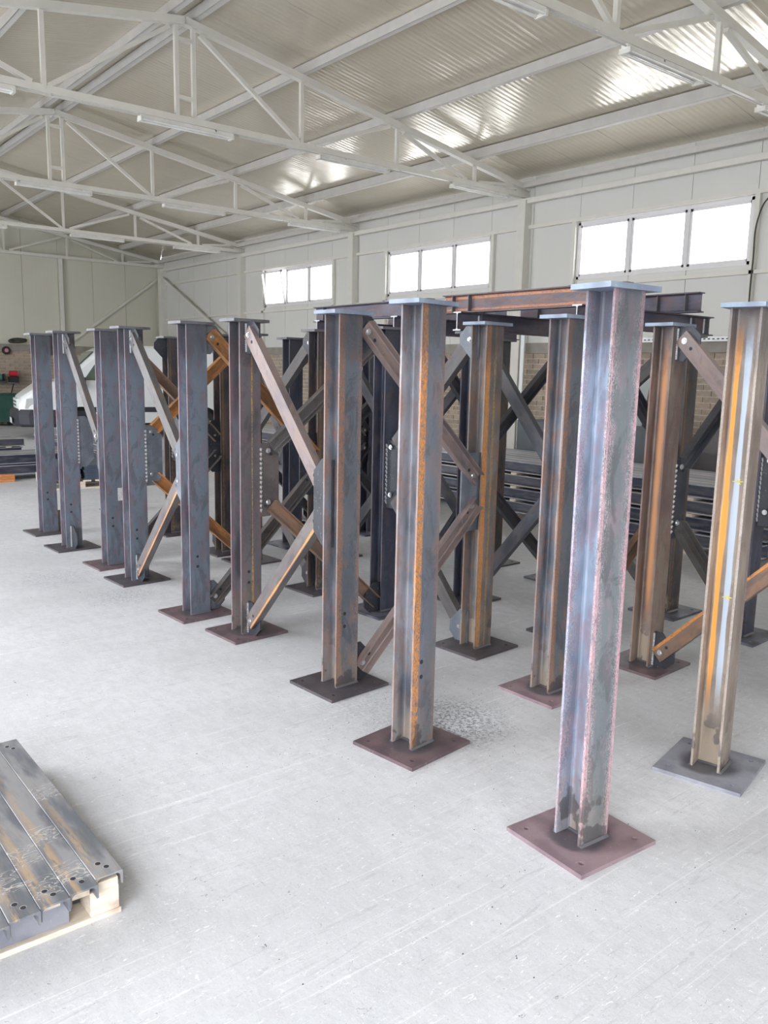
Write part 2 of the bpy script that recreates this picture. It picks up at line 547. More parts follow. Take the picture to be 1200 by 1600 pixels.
def cpurlin(x, zc, w=0.05, h=0.12, lip=0.05, two=False):
    """C section along the hall"""
    bm = bmesh.new()
    y0, y1 = YB, YF
    box(bm, (x - w / 2, (y0 + y1) / 2, zc), (0.012, y1 - y0, h))
    box(bm, (x, (y0 + y1) / 2, zc + h / 2 - 0.006), (w, y1 - y0, 0.012))
    box(bm, (x, (y0 + y1) / 2, zc - h / 2 + 0.006), (w, y1 - y0, 0.012))
    box(bm, (x + w / 2 - 0.005, (y0 + y1) / 2, zc - h / 2 + 0.016), (0.01, y1 - y0, 0.03))
    obj('purlin', bm, PURLIN, CEIL)


for px in (6.73, 8.38, 10.03, 3.17, 1.52, -0.13):
    big = abs(px - 10.03) < 0.01
    cpurlin(px, roof_z(px, 6.10) - (0.075 if big else 0.065), 0.1 if big else 0.07, 0.14 if big else 0.12)
for px in (XC - 0.16, XC + 0.16):
    cpurlin(px, roof_z(px, 6.10) - 0.07, 0.08, 0.12)
# eaves purlin and eaves tube
for X, sg, wl in ((XR, -1, WR), (XL, 1, WL)):
    bm = bmesh.new()
    bar(bm, (X + sg * 0.16, YB, 4.9), (X + sg * 0.16, YF, 4.9), 0.07, 0.09)
    obj('eaves_purlin', bm, PURLIN, wl)
    bm = bmesh.new()
    bar(bm, (X + sg * 0.08, YB, 4.65), (X + sg * 0.08, YF, 4.65), 0.09, 0.09)
    obj('eaves_tube', bm, WHITEP, wl, bevel=0.008)

# ---- wall frame: columns, girts, window posts
TY = [5.04, 10.2, 15.15, 20.1, 25.08]
for X, sg, wl in ((XR, -1, WR), (XL, 1, WL)):
    for ty in TY + [0.1]:
        if ty > 25 or (sg == 1 and any(a - 0.1 < ty < b + 0.1 for a, b in LEFT_OPENINGS)):
            continue
        bm = bmesh.new()
        xc = X + sg * 0.08
        box(bm, (xc, ty - 0.085, 2.33), (0.16, 0.014, 4.66))
        box(bm, (xc, ty + 0.085, 2.33), (0.16, 0.014, 4.66))
        box(bm, (xc + sg * 0.0, ty, 2.33), (0.16, 0.16, 4.66))
        obj('wall_column', bm, WHITEP, wl)
    for zc, hh in ((4.22, 0.06), (3.16, 0.05)):
        bm = bmesh.new()
        if sg == 1 and zc < 4:
            continue
        y0 = YB
        ys_ = [y0] + [t for t in TY if t < 25 and t > y0]
        ys_ = ys_ + [YF]
        for i in range(len(ys_) - 1):
            a, b = ys_[i] + 0.09, ys_[i + 1] - 0.09
            box(bm, (X + sg * 0.03, (a + b) / 2, zc), (0.06, b - a, hh))
        obj('wall_girt', bm, WHITEP, wl)
    for a, b in WINS:
        if sg == 1:
            continue
        for yy in (a - 0.06, b + 0.06):
            bm = bmesh.new()
            box(bm, (X + sg * 0.03, yy, 3.22), (0.06, 0.07, 1.94))
            obj('window_post', bm, WHITEP, wl)

# far wall frame: corner column, posts, X brace
bm = bmesh.new()
box(bm, (XR - 0.1, 25.0, 2.33), (0.2, 0.2, 4.66))
obj('corner_column', bm, WHITEP, WE)
for px in (8.23, 4.95, 1.67):
    bm = bmesh.new()
    box(bm, (px, YF - 0.07, 2.4), (0.1, 0.1, 4.8))
    obj('end_wall_post', bm, WHITEP, WE)
for p, q in (((11.26, YF - 0.05, 4.43), (8.35, YF - 0.05, 2.3)),):
    bm = bmesh.new(); bar(bm, p, q, 0.07, 0.07, (0, 1, 0)); obj('wall_brace', bm, WHITEP, WE)
bm = bmesh.new(); bar(bm, (XR - 0.12, 24.95, 4.43), (XR - 0.12, 20.3, 2.3), 0.07, 0.07, (1, 0, 0)); obj('wall_brace', bm, WHITEP, WR)

# ---- windows
GL = N('window_glass')
t = GL.t
tr = t.nodes.new('ShaderNodeBsdfTransparent')
gs = t.nodes.new('ShaderNodeBsdfGlossy'); gs.inputs['Roughness'].default_value = 0.02
mx = t.nodes.new('ShaderNodeMixShader')
mx.inputs[0].default_value = 0.06; t.links.new(tr.outputs[0], mx.inputs[1]); t.links.new(gs.outputs[0], mx.inputs[2])
t.links.new(mx.outputs[0], t.nodes['Material Output'].inputs[0])
GLASS = GL.m
PVC = plain('white_window_frame', (226, 224, 226), 0.4, 0, 0.01)
k = 0
for sg, X in ((-1, XR), (1, XL)):
    for a, b in WINS:
        if sg == 1:
            continue
        k += 1
        bm = bmesh.new()
        xc = X - sg * 0.03
        for z in (WZ0 + 0.02, WZ1 - 0.02):
            box(bm, (xc, (a + b) / 2, z), (0.07, b - a, 0.05))
        for yy in (a + 0.02, b - 0.02):
            box(bm, (xc, yy, (WZ0 + WZ1) / 2), (0.07, 0.05, WZ1 - WZ0))
        w = struct('window_%d' % k, bm, PVC)
        L = (b - a) / 3
        for i in range(3):
            y0 = a + L * i
            if i:
                bm = bmesh.new()
                box(bm, (xc, y0, (WZ0 + WZ1) / 2), (0.06, 0.05, WZ1 - WZ0 - 0.08))
                obj('mullion', bm, PVC, w)
            tilt = 0.16 if (k == 1 and i == 2) else 0.0
            zb = WZ0 + 0.045
            hgt = WZ1 - WZ0 - 0.09
            bm = bmesh.new()
            l2 = L / 2 - 0.028
            for z in (0.018, hgt - 0.018):
                box(bm, (0, 0, z), (0.045, 2 * l2, 0.036))
            for yy in (-l2 + 0.018, l2 - 0.018):
                box(bm, (0, yy, hgt / 2), (0.045, 0.036, hgt))
            s = obj('sash', bm, PVC, w, loc=(xc + sg * (0.03 if tilt else 0.0), y0 + L / 2, zb), rot=(0, -tilt if sg == -1 else tilt, 0))
            bm = bmesh.new()
            box(bm, (0, 0, hgt / 2), (0.006, 2 * l2 - 0.06, hgt - 0.06))
            obj('pane', bm, GLASS, s)

# ---- brick plinth of the right and far walls
def brick_mat(name, a, b, c):
    n = N(name)
    info = n.t.nodes.new('ShaderNodeObjectInfo')
    geo = n.t.nodes.new('ShaderNodeNewGeometry')
    f = n.noise(18, (1, 1, 1), 4, 0.7)
    r = n.math('FRACT', n.math('ADD', info.outputs['Random'], geo.outputs['Random Per Island']))
    col = n.mix(r, lin(a), lin(b))
    col = n.mix(n.math('MULTIPLY', n.step(f, 0.45, 0.65), 0.5), col, lin(c))
    n.bump(f, 0.4, 0.004)
    return n.out(col, 0.9, 0, 0.2)


BRICK = brick_mat('dusty_brick', (156, 142, 128), (180, 160, 142), (186, 178, 166))
MORT = plain('mortar', (206, 202, 192), 0.9, 0, 0.1, 20)
BAND = plain('concrete_band', (156, 150, 142), 0.85, 0, 0.08, 5)


def brick_wall(wall, origin, along, normal, L, z0, z1, singles):
    """singles: (s0, s1, za, zb) regions whose bricks are separate objects"""
    o = Vector(origin); al = Vector(along); nr = Vector(normal)
    bm = bmesh.new()
    c = o + al * (L / 2) - nr * 0.03
    sx = (abs(al.x) * L + abs(nr.x) * 0.1, abs(al.y) * L + abs(nr.y) * 0.1)
    box(bm, (c.x - nr.x * 0.012, c.y - nr.y * 0.012, (z0 + z1) / 2), (sx[0], sx[1], z1 - z0))
    obj('mortar_bed', bm, MORT, wall)
    bm = bmesh.new()
    c = o + al * (L / 2) - nr * 0.01
    sx = (abs(al.x) * L + abs(nr.x) * 0.16, abs(al.y) * L + abs(nr.y) * 0.16)
    box(bm, (c.x, c.y, z1 + 0.09), (sx[0], sx[1], 0.18))
    obj('concrete_ledge', bm, BAND, wall, bevel=0.012)
    bl, bh = 0.25, 0.075
    cl, ch = 0.262, 0.09
    me = bpy.data.meshes.new('brick')
    b1 = bmesh.new()
    box(b1, (0, 0, 0), (abs(al.x) * bl + abs(nr.x) * 0.05, abs(al.y) * bl + abs(nr.y) * 0.05, bh))
    me = mesh_of(b1, 'brick', BRICK, bevel=0.004)
    far = bmesh.new()
    n = 0
    rows = int((z1 - z0) / ch)
    for r in range(rows):
        z = z1 - ch * (r + 0.5)
        s = (0.13 if r % 2 else 0.0) + bl / 2
        while s < L - bl / 2:
            p = o + al * s + nr * (0.0 + random.uniform(-0.004, 0.004))
            if n < 290 and any(a <= s <= b and za <= z <= zb for a, b, za, zb in singles):
                link('brick', me, wall, (p.x, p.y, z), (0, 0, 0))
                n += 1
            else:
                box(far, (p.x, p.y, z), (abs(al.x) * bl + abs(nr.x) * 0.05, abs(al.y) * bl + abs(nr.y) * 0.05, bh))
            s += cl
    f = obj('brickwork', far, BRICK, wall)
    f['kind'] = 'stuff'


brick_wall(WE, (XL + 0.05, YF - 0.03, 0), (1, 0, 0), (0, -1, 0), XR - XL - 0.3, 0.0, 2.07, [(7.5, 10.3, 0.35, 2.07)])
brick_wall(WR, (XR - 0.03, 2.0, 0), (0, 1, 0), (-1, 0, 0), 22.9, 0.0, 2.07, [(3.6, 7.5, 1.3, 2.07), (10.2, 14.5, 1.1, 2.07)])
# plain plinth on the left wall (never seen, closes the room)
st = YB
for a, b in LEFT_OPENINGS + [(YF, YF)]:
    bm = bmesh.new(); box(bm, (XL - 0.02, (st + a) / 2, 1.1), (0.12, a - st, 2.2)); obj('plinth', bm, BAND, WL)
    st = b
# rear wall behind the camera with an open door
bm = bmesh.new()
for x0, x1, z0, z1 in ((XL - 0.1, REAR[0], 0, 5.05), (REAR[1], XR + 0.1, 0, 5.05), (REAR[0], REAR[1], 3.2, 5.05)):
    box(bm, ((x0 + x1) / 2, YB - 0.05, (z0 + z1) / 2), (x1 - x0, 0.08, z1 - z0))
prism(bm, [(XL - 0.1, 5.04), (XR + 0.1, 5.04), (XC, 6.2)], YB - 0.09, YB - 0.01, 'y')
struct('wall_rear', bm, WALLE)

# ================================================================ ROOF TRUSSES
def truss(ty, label, end=False):
    t = thing('roof_truss', label, 'roof truss', (0, ty, 0), 0, 'white steel roof trusses')
    zt, zb = 5.95, 4.75
    def part(nm, p, q, w=0.05, h=None, up=(0, 1, 0)):
        bm = bmesh.new(); bar(bm, p, q, w, h or w, up); return obj(nm, bm, WHITEP, t)
    tc = 0.05
    xr, xl = XR + 0.18, XL - 0.18
    part('bottom_chord', (xl + 0.15, 0, zb), (xr - 0.15, 0, zb), 0.08, 0.08, (0, 1, 0))
    for s, xe in ((1, xr - 0.05), (-1, xl + 0.05)):
        part('top_chord', (XC, 0, zt - tc), (xe, 0, roof_z(xe, zt) - tc), 0.09, 0.09)
        # ladder leg
        part('post', (XC + s * 0.115, 0, zb + 0.04), (XC + s * 0.115, 0, zt - 0.12), 0.05)
        for d in (1.72, 3.43, 5.08):
            x = XC + s * d
            part('post', (x, 0, zb + 0.04), (x, 0, roof_z(x, zt) - 0.1), 0.05)
        part('diagonal', (XC + s * 0.2, 0, zt - 0.16), (XC + s * 1.68, 0, zb + 0.04), 0.05)
        part('diagonal', (XC + s * 1.85, 0, zb + 0.05), (XC + s * 3.28, 0, roof_z(XC + 3.28, zt) - 0.12), 0.05)
        part('diagonal', (XC + s * 3.55, 0, roof_z(XC + 3.55, zt) - 0.12), (XC + s * 4.9, 0, zb + 0.04), 0.05)
        part('diagonal', (XC + s * 5.2, 0, zb + 0.05), (XC + s * 6.0, 0, roof_z(XC + 6.0, zt) - 0.1), 0.045)
        bm = bmesh.new()
        prism(bm, [(XC + s * 6.1, zb), (XC + s * 6.6, zb), (XC + s * 6.6, zb + 0.05), (XC + s * 6.1, roof_z(XC + 6.1, zt) - 0.12)], -0.006, 0.006, 'y')
        obj('gusset_plate', bm, WHITEP, t)
    for z in (zb + 0.26, zt - 0.27):
        part('rung', (XC - 0.1, 0, z), (XC + 0.1, 0, z), 0.045)
    # conduit clipped under the chord
    if not end:
        bm = bmesh.new(); cyl(bm, (xl + 0.4, -0.02, zb - 0.062), (xr - 0.4, -0.02, zb - 0.062), 0.009, 6)
        for i in range(12):
            box(bm, (xl + 0.8 + i * 1.03, -0.02, zb - 0.05), (0.02, 0.03, 0.03))
        obj('conduit', bm, PURLIN, t)
    return t


TL = ['white roof truss at top right, nearest the camera', 'large white roof truss crossing the picture, second from the camera',
      'white roof truss third from the camera, ending at the column right of the tilted window',
      'white roof truss fourth from the camera, ending left of the tilted window', 'white roof truss against the far wall']
for i, ty in enumerate(TY):
    truss(ty, TL[i], i == 4)

# ---- tube lights
LGT = plain('lamp_housing', (232, 230, 226), 0.4)
TUBE = plain('unlit_tube', (238, 238, 236), 0.25)
ENDM = plain('lamp_end', (220, 218, 210), 0.5)


def tube_light(x, ty, label):
    t = thing('tube_light', label, 'ceiling light', (x, ty, 4.71), 0, 'tube lights under the trusses')
    bm = bmesh.new(); box(bm, (0, 0, -0.025), (1.27, 0.07, 0.045)); obj('housing', bm, LGT, t)
    for s in (-1, 1):
        bm = bmesh.new(); cyl(bm, (-0.6, s * 0.045, -0.062), (0.6, s * 0.045, -0.062), 0.014, 8); obj('tube', bm, TUBE, t)
        bm = bmesh.new(); box(bm, (s * 0.615, 0, -0.055), (0.03, 0.125, 0.05)); obj('end_cap', bm, ENDM, t)


names = ['nearest', 'second', 'third', 'fourth']
pos = ['left-hand', 'second from the left', 'third from the left', 'right-hand']
lights = {0: [(5.05, 'just left of the top edge bracket'), (7.45, 'in front of the bright reflection'), (9.95, 'at the right picture edge')],
          1: [(2.28, 'at the left picture edge'), (4.97, 'under the ladder post'), (7.58, 'below the second web post'), (10.17, 'next to the wall column')],
          2: [(4.9, 'at the far left under the ladder post'), (7.5, 'midway along it'), (10.25, 'next to the wall column')],
          3: [(4.8, 'cut by the left picture edge'), (7.45, 'midway along it'), (10.0, 'near the wall column')]}
for i in lights:
    for x, w in lights[i]:
        tube_light(x, TY[i], 'unlit tube lamp under the %s roof truss, %s' % (names[i], w))

# ================================================================ STEEL COLUMNS
BW, BD, TF, TW = 0.15, 0.124, 0.010, 0.008
H0, H1 = 0.016, 1.982


def profile_mesh(name, m, L=H1 - H0, b=BW, d=BD, tf=TF, tw=TW, z0=H0):
    r = 0.010
    hw, hd = b / 2, d / 2
    pts = [(-hw, -hd), (hw, -hd), (hw, -hd + tf), (tw / 2 + r, -hd + tf), (tw / 2 + r * 0.3, -hd + tf + r * 0.3), (tw / 2, -hd + tf + r),
           (tw / 2, hd - tf - r), (tw / 2 + r * 0.3, hd - tf - r * 0.3), (tw / 2 + r, hd - tf), (hw, hd - tf), (hw, hd), (-hw, hd), (-hw, hd - tf),
           (-tw / 2 - r, hd - tf), (-tw / 2 - r * 0.3, hd - tf - r * 0.3), (-tw / 2, hd - tf - r), (-tw / 2, -hd + tf + r),
           (-tw / 2 - r * 0.3, -hd + tf + r * 0.3), (-tw / 2 - r, -hd + tf), (-hw, -hd + tf)]
    bm = bmesh.new()
    prism(bm, pts, z0, z0 + L)
    return mesh_of(bm, name, m)


def holed_plate(name, m, sx, sy, th, holes, r=0.011, seg=10, ch=0.0):
    bm = bmesh.new()
    a, b = sx / 2, sy / 2
    outer = [(-a, -b), (a, -b), (a, b), (-a, b)]
    loops = [outer]
    for hx, hy in holes:
        loops.append([(hx + r * math.cos(2 * math.pi * k / seg), hy + r * math.sin(2 * math.pi * k / seg)) for k in range(seg)])
    edges = []
    for lp in loops:
        vs = [bm.verts.new((x, y, 0)) for x, y in lp]
        for i in range(len(vs)):
            edges.append(bm.edges.new((vs[i], vs[(i + 1) % len(vs)])))
    bmesh.ops.triangle_fill(bm, use_beauty=True, edges=edges)
    res = bmesh.ops.extrude_face_region(bm, geom=list(bm.faces))
    bmesh.ops.translate(bm, vec=(0, 0, th), verts=[v for v in res['geom'] if isinstance(v, bmesh.types.BMVert)])
    return mesh_of(bm, name, m)


_cache = {}


def cached(key, fn):
    if key not in _cache:
        _cache[key] = fn()
    return _cache[key]


HOLES4 = [(sx * 0.145, sy * 0.135) for sx in (-1, 1) for sy in (-1, 1)]


def add_column(parent, x, y, rz, mk, plate, cap='capd', level=1, as_part=True, holes=True):
    """as_part: mesh 'column' under the frame with its plates as sub-parts; otherwise parts of a thing of its own"""
    pm = cached(('prof', mk), lambda: profile_mesh('column', MAT[mk]))
    bp = cached(('bp', plate), lambda: holed_plate('base_plate', PM[plate], 0.40, 0.37, 0.016, HOLES4))
    cp = cached(('cp', cap), lambda: holed_plate('cap_plate', PM[cap], 0.255, 0.17, 0.018, []))
    if as_part:
        c = link('column', pm, parent, (x, y, 0), (0, 0, rz))
        par = c
    else:
        c = link('profile', pm, parent)
        par = parent
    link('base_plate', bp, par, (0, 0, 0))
    link('cap_plate', cp, par, (0, 0, H1))
    # small weld fillet round the foot
    def weld():
        bm = bmesh.new()
        for s in (-1, 1):
            bar(bm, (-BW / 2, s * (BD / 2 + 0.003), H0), (BW / 2, s * (BD / 2 + 0.003), H0), 0.012, 0.012, (0, 1, 1))
        bar(bm, (-0.008, -BD / 2, H0), (-0.008, BD / 2, H0), 0.01, 0.01, (1, 0, 1))
        return mesh_of(bm, 'foot_weld', PM['capd'])
    link('foot_weld', cached('fw', weld), par)
    return c


def gusset_mesh(kind, m):
    """in local xz-plane, s = +x away from the column face, thickness in y"""
    if kind == 'top':
        pts = [(-0.02, -0.19), (0.045, -0.19), (0.135, -0.10), (0.135, -0.05), (0.085, 0.0), (-0.02, 0.0)]
    elif kind == 'bottom':
        pts = [(-0.02, 0.0), (0.085, 0.0), (0.135, 0.05), (0.135, 0.12), (0.05, 0.21), (-0.02, 0.21)]
    else:
        pts = [(-0.02, -0.235), (0.075, -0.235), (0.145, -0.165), (0.145, 0.165), (0.075, 0.235), (-0.02, 0.235)]
    bm = bmesh.new()
    prism(bm, pts, -0.005, 0.005, 'y')
    return mesh_of(bm, 'gusset_plate', m)


def add_gusset(col, kind, ang, off, dist, m='gus', bolts=(), weld=False):
    """ang: direction of s in column local frame; off: side shift; dist: face distance"""
    me = cached(('gus', kind, m), lambda: gusset_mesh(kind, PM[m]))
    z = {'top': H1, 'bottom': H0, 'mid': 1.0}[kind]
    ca, sa = math.cos(ang), math.sin(ang)
    loc = (ca * dist - sa * off, sa * dist + ca * off, z)
    g = link('gusset_plate', me, col, loc, (0, 0, ang))
    if weld:
        def wb():
            b = bmesh.new()
            zz = {'top': (-0.18, -0.01), 'bottom': (0.0, 0.2), 'mid': (-0.21, 0.21)}[kind]
            n = 14
            for i in range(n):
                z0 = zz[0] + (zz[1] - zz[0]) * (i + 0.5) / n
                box(b, (0.0, -0.009, z0), (0.014, 0.010, abs(zz[1] - zz[0]) / n * 0.9), Matrix.Rotation(0.5, 4, 'X'))
            return mesh_of(b, 'weld_bead', WELD)
        w = link('weld_bead', cached(('wb', kind), wb), col, loc, (0, 0, ang))
    return g


def bolt_mesh():
    bm = bmesh.new()
    cyl(bm, (0, -0.010, 0), (0, 0.0, 0), 0.0125, 6)
    cyl(bm, (0, -0.003, 0), (0, 0.002, 0), 0.017, 12)
    cyl(bm, (0, 0, 0), (0, 0.035, 0), 0.007, 8)
    return mesh_of(bm, 'bolt', ZINC)


def channel_mesh(L, m, w=0.09, f=0.048, t=0.006):
    """channel from z=0 to L; web in the xz-plane at y=0, flanges to +y; bolt holes near both ends"""
    pts = [(-w / 2, 0), (w / 2, 0), (w / 2, f), (w / 2 - t, f), (w / 2 - t * 1.3, t * 1.6), (w / 2 - t * 2.4, t), (-w / 2 + t * 2.4, t),
           (-w / 2 + t * 1.3, t * 1.6), (-w / 2 + t, f), (-w / 2, f)]
    bm = bmesh.new()
    prism(bm, pts, 0, L)
    return mesh_of(bm, 'brace', m)


DARKHOLE = plain('bolt_hole_shadowed_steel', (48, 48, 54), 0.7)


def hole_mesh():
    bm = bmesh.new()
    cyl(bm, (0, -0.0012, 0), (0, 0.0, 0), 0.010, 12)
    return mesh_of(bm, 'bolt_hole', DARKHOLE)


def add_brace(frame, p, q, normal, mk, flip=1, shift=0.0, front=False, w=0.09):
    """channel from p to q; web's outside faces 'normal' (pointing to the viewer side), flanges go to -normal*flip"""
    p, q, nrm = Vector(p), Vector(q), Vector(normal).normalized()
    d = (q - p); L = d.length; d.normalize()
    # local z = d, local y = direction of flanges
    yv = -nrm * flip
    yv = (yv - d * yv.dot(d)).normalized()
    xv = yv.cross(d)
    M_ = Matrix((xv, yv, d)).transposed().to_4x4()
    M_.translation = p + nrm * shift
    me = channel_mesh(L, MAT[mk], w)
    o = link('brace', me, frame)
    o.matrix_local = M_
    bmh = cached('bolt', bolt_mesh)
    hm = cached('hole', hole_mesh)
    for at, zz in ((0, 0.035), (1, L - 0.035)):
        over = front and at == 1               # bolt head sits on the covering gusset, past the brace end
        if over:
            zz = L + 0.035
        k = 0.012 if over else 0.0
        if flip == 1:
            link('bolt', bmh, o, (0, -k, zz))
        else:
            link('bolt', bmh, o, (0, 0.006 + k, zz), (0, 0, math.pi))
        hz = zz + (0.06 if at == 0 else (-0.05 if not over else 0.0))
        hx = 0.03 if over else 0.0
        link('bolt_hole', hm, o, (hx, 0 - k, hz) if flip == 1 else (hx, 0.0075 + k, hz))
    return o


def frame(label, P, mats, plates, caps, braces, rz=0.03, extra=None, gm=None):
    """P: dict C,D,K,N -> (x,y). pinwheel bracing: D ends -> C middle, C ends -> K middle, K ends -> N middle, N ends -> D middle.
    braces: dict side -> (upper material or None, lower material or None)"""
    cx = sum(v[0] for v in P.values()) / len(P); cy = sum(v[1] for v in P.values()) / len(P)
    f = thing('braced_frame', label, 'steel frame', (cx, cy, 0), 0, 'cross-braced steel frames')
    gm = gm or {}
    cols = {}
    for k in P:
        cols[k] = add_column(f, P[k][0] - cx, P[k][1] - cy, rz, mats[k], plates.get(k, 'dark'), caps.get(k, 'capd'))
    hd, hb = BD / 2, BW / 2
    PI = math.pi
    # gussets in column local frames: ends gussets and middle gussets
    spec = {'D': (-PI / 2, 'end'), 'C': (0, 'end'), 'K': (PI / 2, 'end'), 'N': (PI, 'end')}
    mids = {'C': PI / 2, 'K': PI, 'N': -PI / 2, 'D': 0}
    sd = {'D': 0.05, 'C': -0.055, 'K': -0.02, 'N': 0.055}
    for k in P:
        ang = spec[k][0]
        dist = hd if abs(math.sin(ang)) > 0.5 else hb * 0.98
        # offset of the gusset plane from the column axis so that the brace web sits on the viewer side
        off = {'D': -0.022, 'C': -0.029, 'K': 0.022, 'N': 0.029}[k]
        for kd in ('top', 'bottom'):
            add_gusset(cols[k], kd, ang, off, dist, gm.get(k, 'gus'), weld=True)
        ang = mids[k]
        dist = hd if abs(math.sin(ang)) > 0.5 else hb * 0.98
        offm = {'C': 0.022, 'K': 0.029, 'N': -0.041, 'D': -0.049}[k]
        add_gusset(cols[k], 'mid', ang, offm, dist, gm.get(k + 'm', gm.get(k, 'gus')), weld=True)
    # braces
    for side, (a, b) in {'DC': 'DC', 'CK': 'CK', 'KN': 'KN', 'ND': 'ND'}.items():
        if side not in braces or a not in P or b not in P:
            continue
        pa = Vector((P[a][0] - cx, P[a][1] - cy, 0)); pb = Vector((P[b][0] - cx, P[b][1] - cy, 0))
        d = (pb - pa); Ld = d.length; d.normalize()
        half = hd if abs(d.y) > 0.5 else hb
        nrm = Vector((-1, 0, 0)) if abs(d.y) > 0.5 else Vector((0, -1, 0))
        front = side in ('KN', 'ND')          # the middle gusset lies over the brace ends
        s0 = half + 0.03
        s1 = Ld - half - (0.078 if front else (0.10 if side == 'DC' else 0.02))
        flip = 1 if abs(d.y) > 0.5 else -1
        sh = 0.035 if flip == 1 else 0.036
        up, lo = braces[side]
        for mk, z0, z1 in ((up, H1 - 0.055, 1.215 if front else 1.075), (lo, H0 + 0.07, 0.835 if front else 0.94)):
            if mk:
                add_brace(f, pa + d * s0 + Vector((0, 0, z0)), pa + d * s1 + Vector((0, 0, z1)), nrm, mk, flip, sh, front)
    return f, cols


def single(label, x, y, rz, mk, plate, cap='cap', gussets=()):
    t = thing('steel_column', label, 'steel column', (x, y, 0), rz, 'steel columns with base plates')
    c = add_column(t, x, y, rz, mk, plate, cap, as_part=False)
    for kd, ang, off, dist, m in gussets:
        add_gusset(t, kd, ang, off, dist, m, weld=True)
    return t



def at_corner(cx, cy, rz):
    """centre of a column whose front left flange corner stands at (cx, cy)"""
    c, s_ = math.cos(rz), math.sin(rz)
    x, y = BW / 2, BD / 2
    return cx + c * x - s_ * y, cy + s_ * x + c * y


# --- four loose columns in front
tA = single('tallest, nearest steel column, blue grey, on a violet-red base plate', *at_corner(2.308, 1.679, -0.07), -0.07, 'a', 'red')
tB = single('steel column with a grainy orange edge on a maroon plate, left of the nearest one', *at_corner(2.327, 2.637, 0.12), 0.12, 'b', 'maroon')
tP = single('steel column with rust speckled web, half hidden behind the nearest column', *at_corner(3.36, 2.708, 0.03), 0.03, 'c', 'red')
tR = single('steel column with a bright orange stripe on a grey plate, at the right edge', *at_corner(3.256, 1.672, 0.22), 0.22, 'r', 'grey')
# small drilled pair of holes near the feet and chalk marks
CHALK = plain('yellow_chalk', (236, 222, 120), 0.9)
for z in (1.28, 0.78):
    bm = bmesh.new()
    bar(bm, (-0.005, -0.03, z), (-0.005, 0.012, z - 0.002), 0.001, 0.0035)
    bar(bm, (-0.005, -0.02, z - 0.012), (-0.005, -0.005, z + 0.012), 0.001, 0.0035)
    bar(bm, (-0.005, -0.018, z + 0.010), (-0.005, -0.008, z - 0.012), 0.001, 0.0035)
    obj('chalk_mark', bm, CHALK, tR)

FRAMES = []
fr1, c1 = frame('braced frame of four columns in the middle, right behind the orange edged column',
                {'C': at_corner(2.488, 3.441, 0.08), 'D': at_corner(2.534, 4.544, 0.06), 'K': at_corner(3.556, 3.462, 0.05), 'N': (3.66, 4.50)},
                {'C': 'c', 'D': 'd', 'K': 'k', 'N': 'n'}, {'C': 'dark', 'D': 'maroon', 'K': 'dark', 'N': 'wet'},
                {'C': 'cap', 'D': 'capd', 'K': 'cap', 'N': 'capd'},
                {'DC': ('bp', 'bo'), 'CK': ('bp', 'bp'), 'KN': ('bg', 'bg'), 'ND': ('bg', 'br')}, 0.06,
                gm={'K': 'gusg', 'Km': 'gusg', 'Dm': 'gusb', 'N': 'gus'})
fr2, c2 = frame('braced frame with orange rusted braces, second group from the left',
                {'C': at_corner(2.461, 5.12, 0.05), 'D': at_corner(2.495, 6.247, 0.05), 'K': (3.62, 5.25), 'N': (3.66, 6.38)},
                {'C': 'e', 'D': 'e', 'K': 'm', 'N': 'm'}, {'C': 'maroon', 'D': 'dark', 'K': 'dark', 'N': 'dark'}, {},
                {'DC': ('bg', 'bo'), 'CK': ('bt', 'bg'), 'KN': ('bg', 'bg'), 'ND': ('bt', 'bt')}, 0.05,
                gm={'Dm': 'gusg', 'C': 'gusg'})
fr3, c3 = frame('partly braced frame at the left, in front of the white van',
                {'C': at_corner(2.535, 6.86, 0.05), 'D': at_corner(2.477, 7.742, 0.05), 'K': (3.66, 6.86), 'N': (3.66, 7.95)},
                {'C': 'e', 'D': 'e', 'K': 'm', 'N': 'm'}, {'C': 'maroon', 'D': 'dark', 'K': 'dark', 'N': 'dark'}, {},
                {'DC': ('bg', None), 'CK': ('br', 'bg')}, 0.05, gm={'Dm': 'gusg'})
sI = single('leftmost steel column of the front row, without braces', *at_corner(2.528, 8.60, 0.05), 0.05, 'e', 'dark', 'capd',
            [('top', 0, -0.035, 0.073, 'gusb'), ('bottom', 0, -0.035, 0.073, 'gusb')])
sJ = single('steel column hidden behind the third from the left, black gussets showing', 3.72, 9.55, 0.05, 'm', 'dark', 'capd',
            [('top', math.pi, 0.035, 0.073, 'gus'), ('bottom', math.pi, 0.035, 0.073, 'gus')])
fr4, c4 = frame('braced frame at the right edge, standing behind the orange striped column',
                {'C': (4.20, 1.60), 'D': at_corner(4.169, 2.634, 0.06), 'K': (5.26, 1.62), 'N': (5.275, 2.66)},
                {'C': 'c', 'D': 'q', 'K': 'm', 'N': 'n'}, {'C': 'dark', 'D': 'maroon', 'K': 'dark', 'N': 'wet'},
                {'D': 'cap', 'C': 'cap'}, {'DC': ('bp', 'br'), 'CK': ('bg', 'bg'), 'KN': ('bg', 'bg'), 'ND': ('bd', 'bg')}, 0.05)
fr5, c5 = frame('braced frame carrying horizontal beams on top, behind the nearest columns',
                {'C': (4.35, 3.38), 'D': (4.37, 4.37), 'K': (5.36, 3.28), 'N': (5.45, 4.38)},
                {'C': 'm', 'D': 'n', 'K': 'm', 'N': 'n'}, {'K': 'wet', 'N': 'wet'}, {},
                {'DC': ('bd', 'bd'), 'CK': ('bd', 'br'), 'KN': ('bg', 'bg'), 'ND': ('bd', 'bd')}, 0.03)
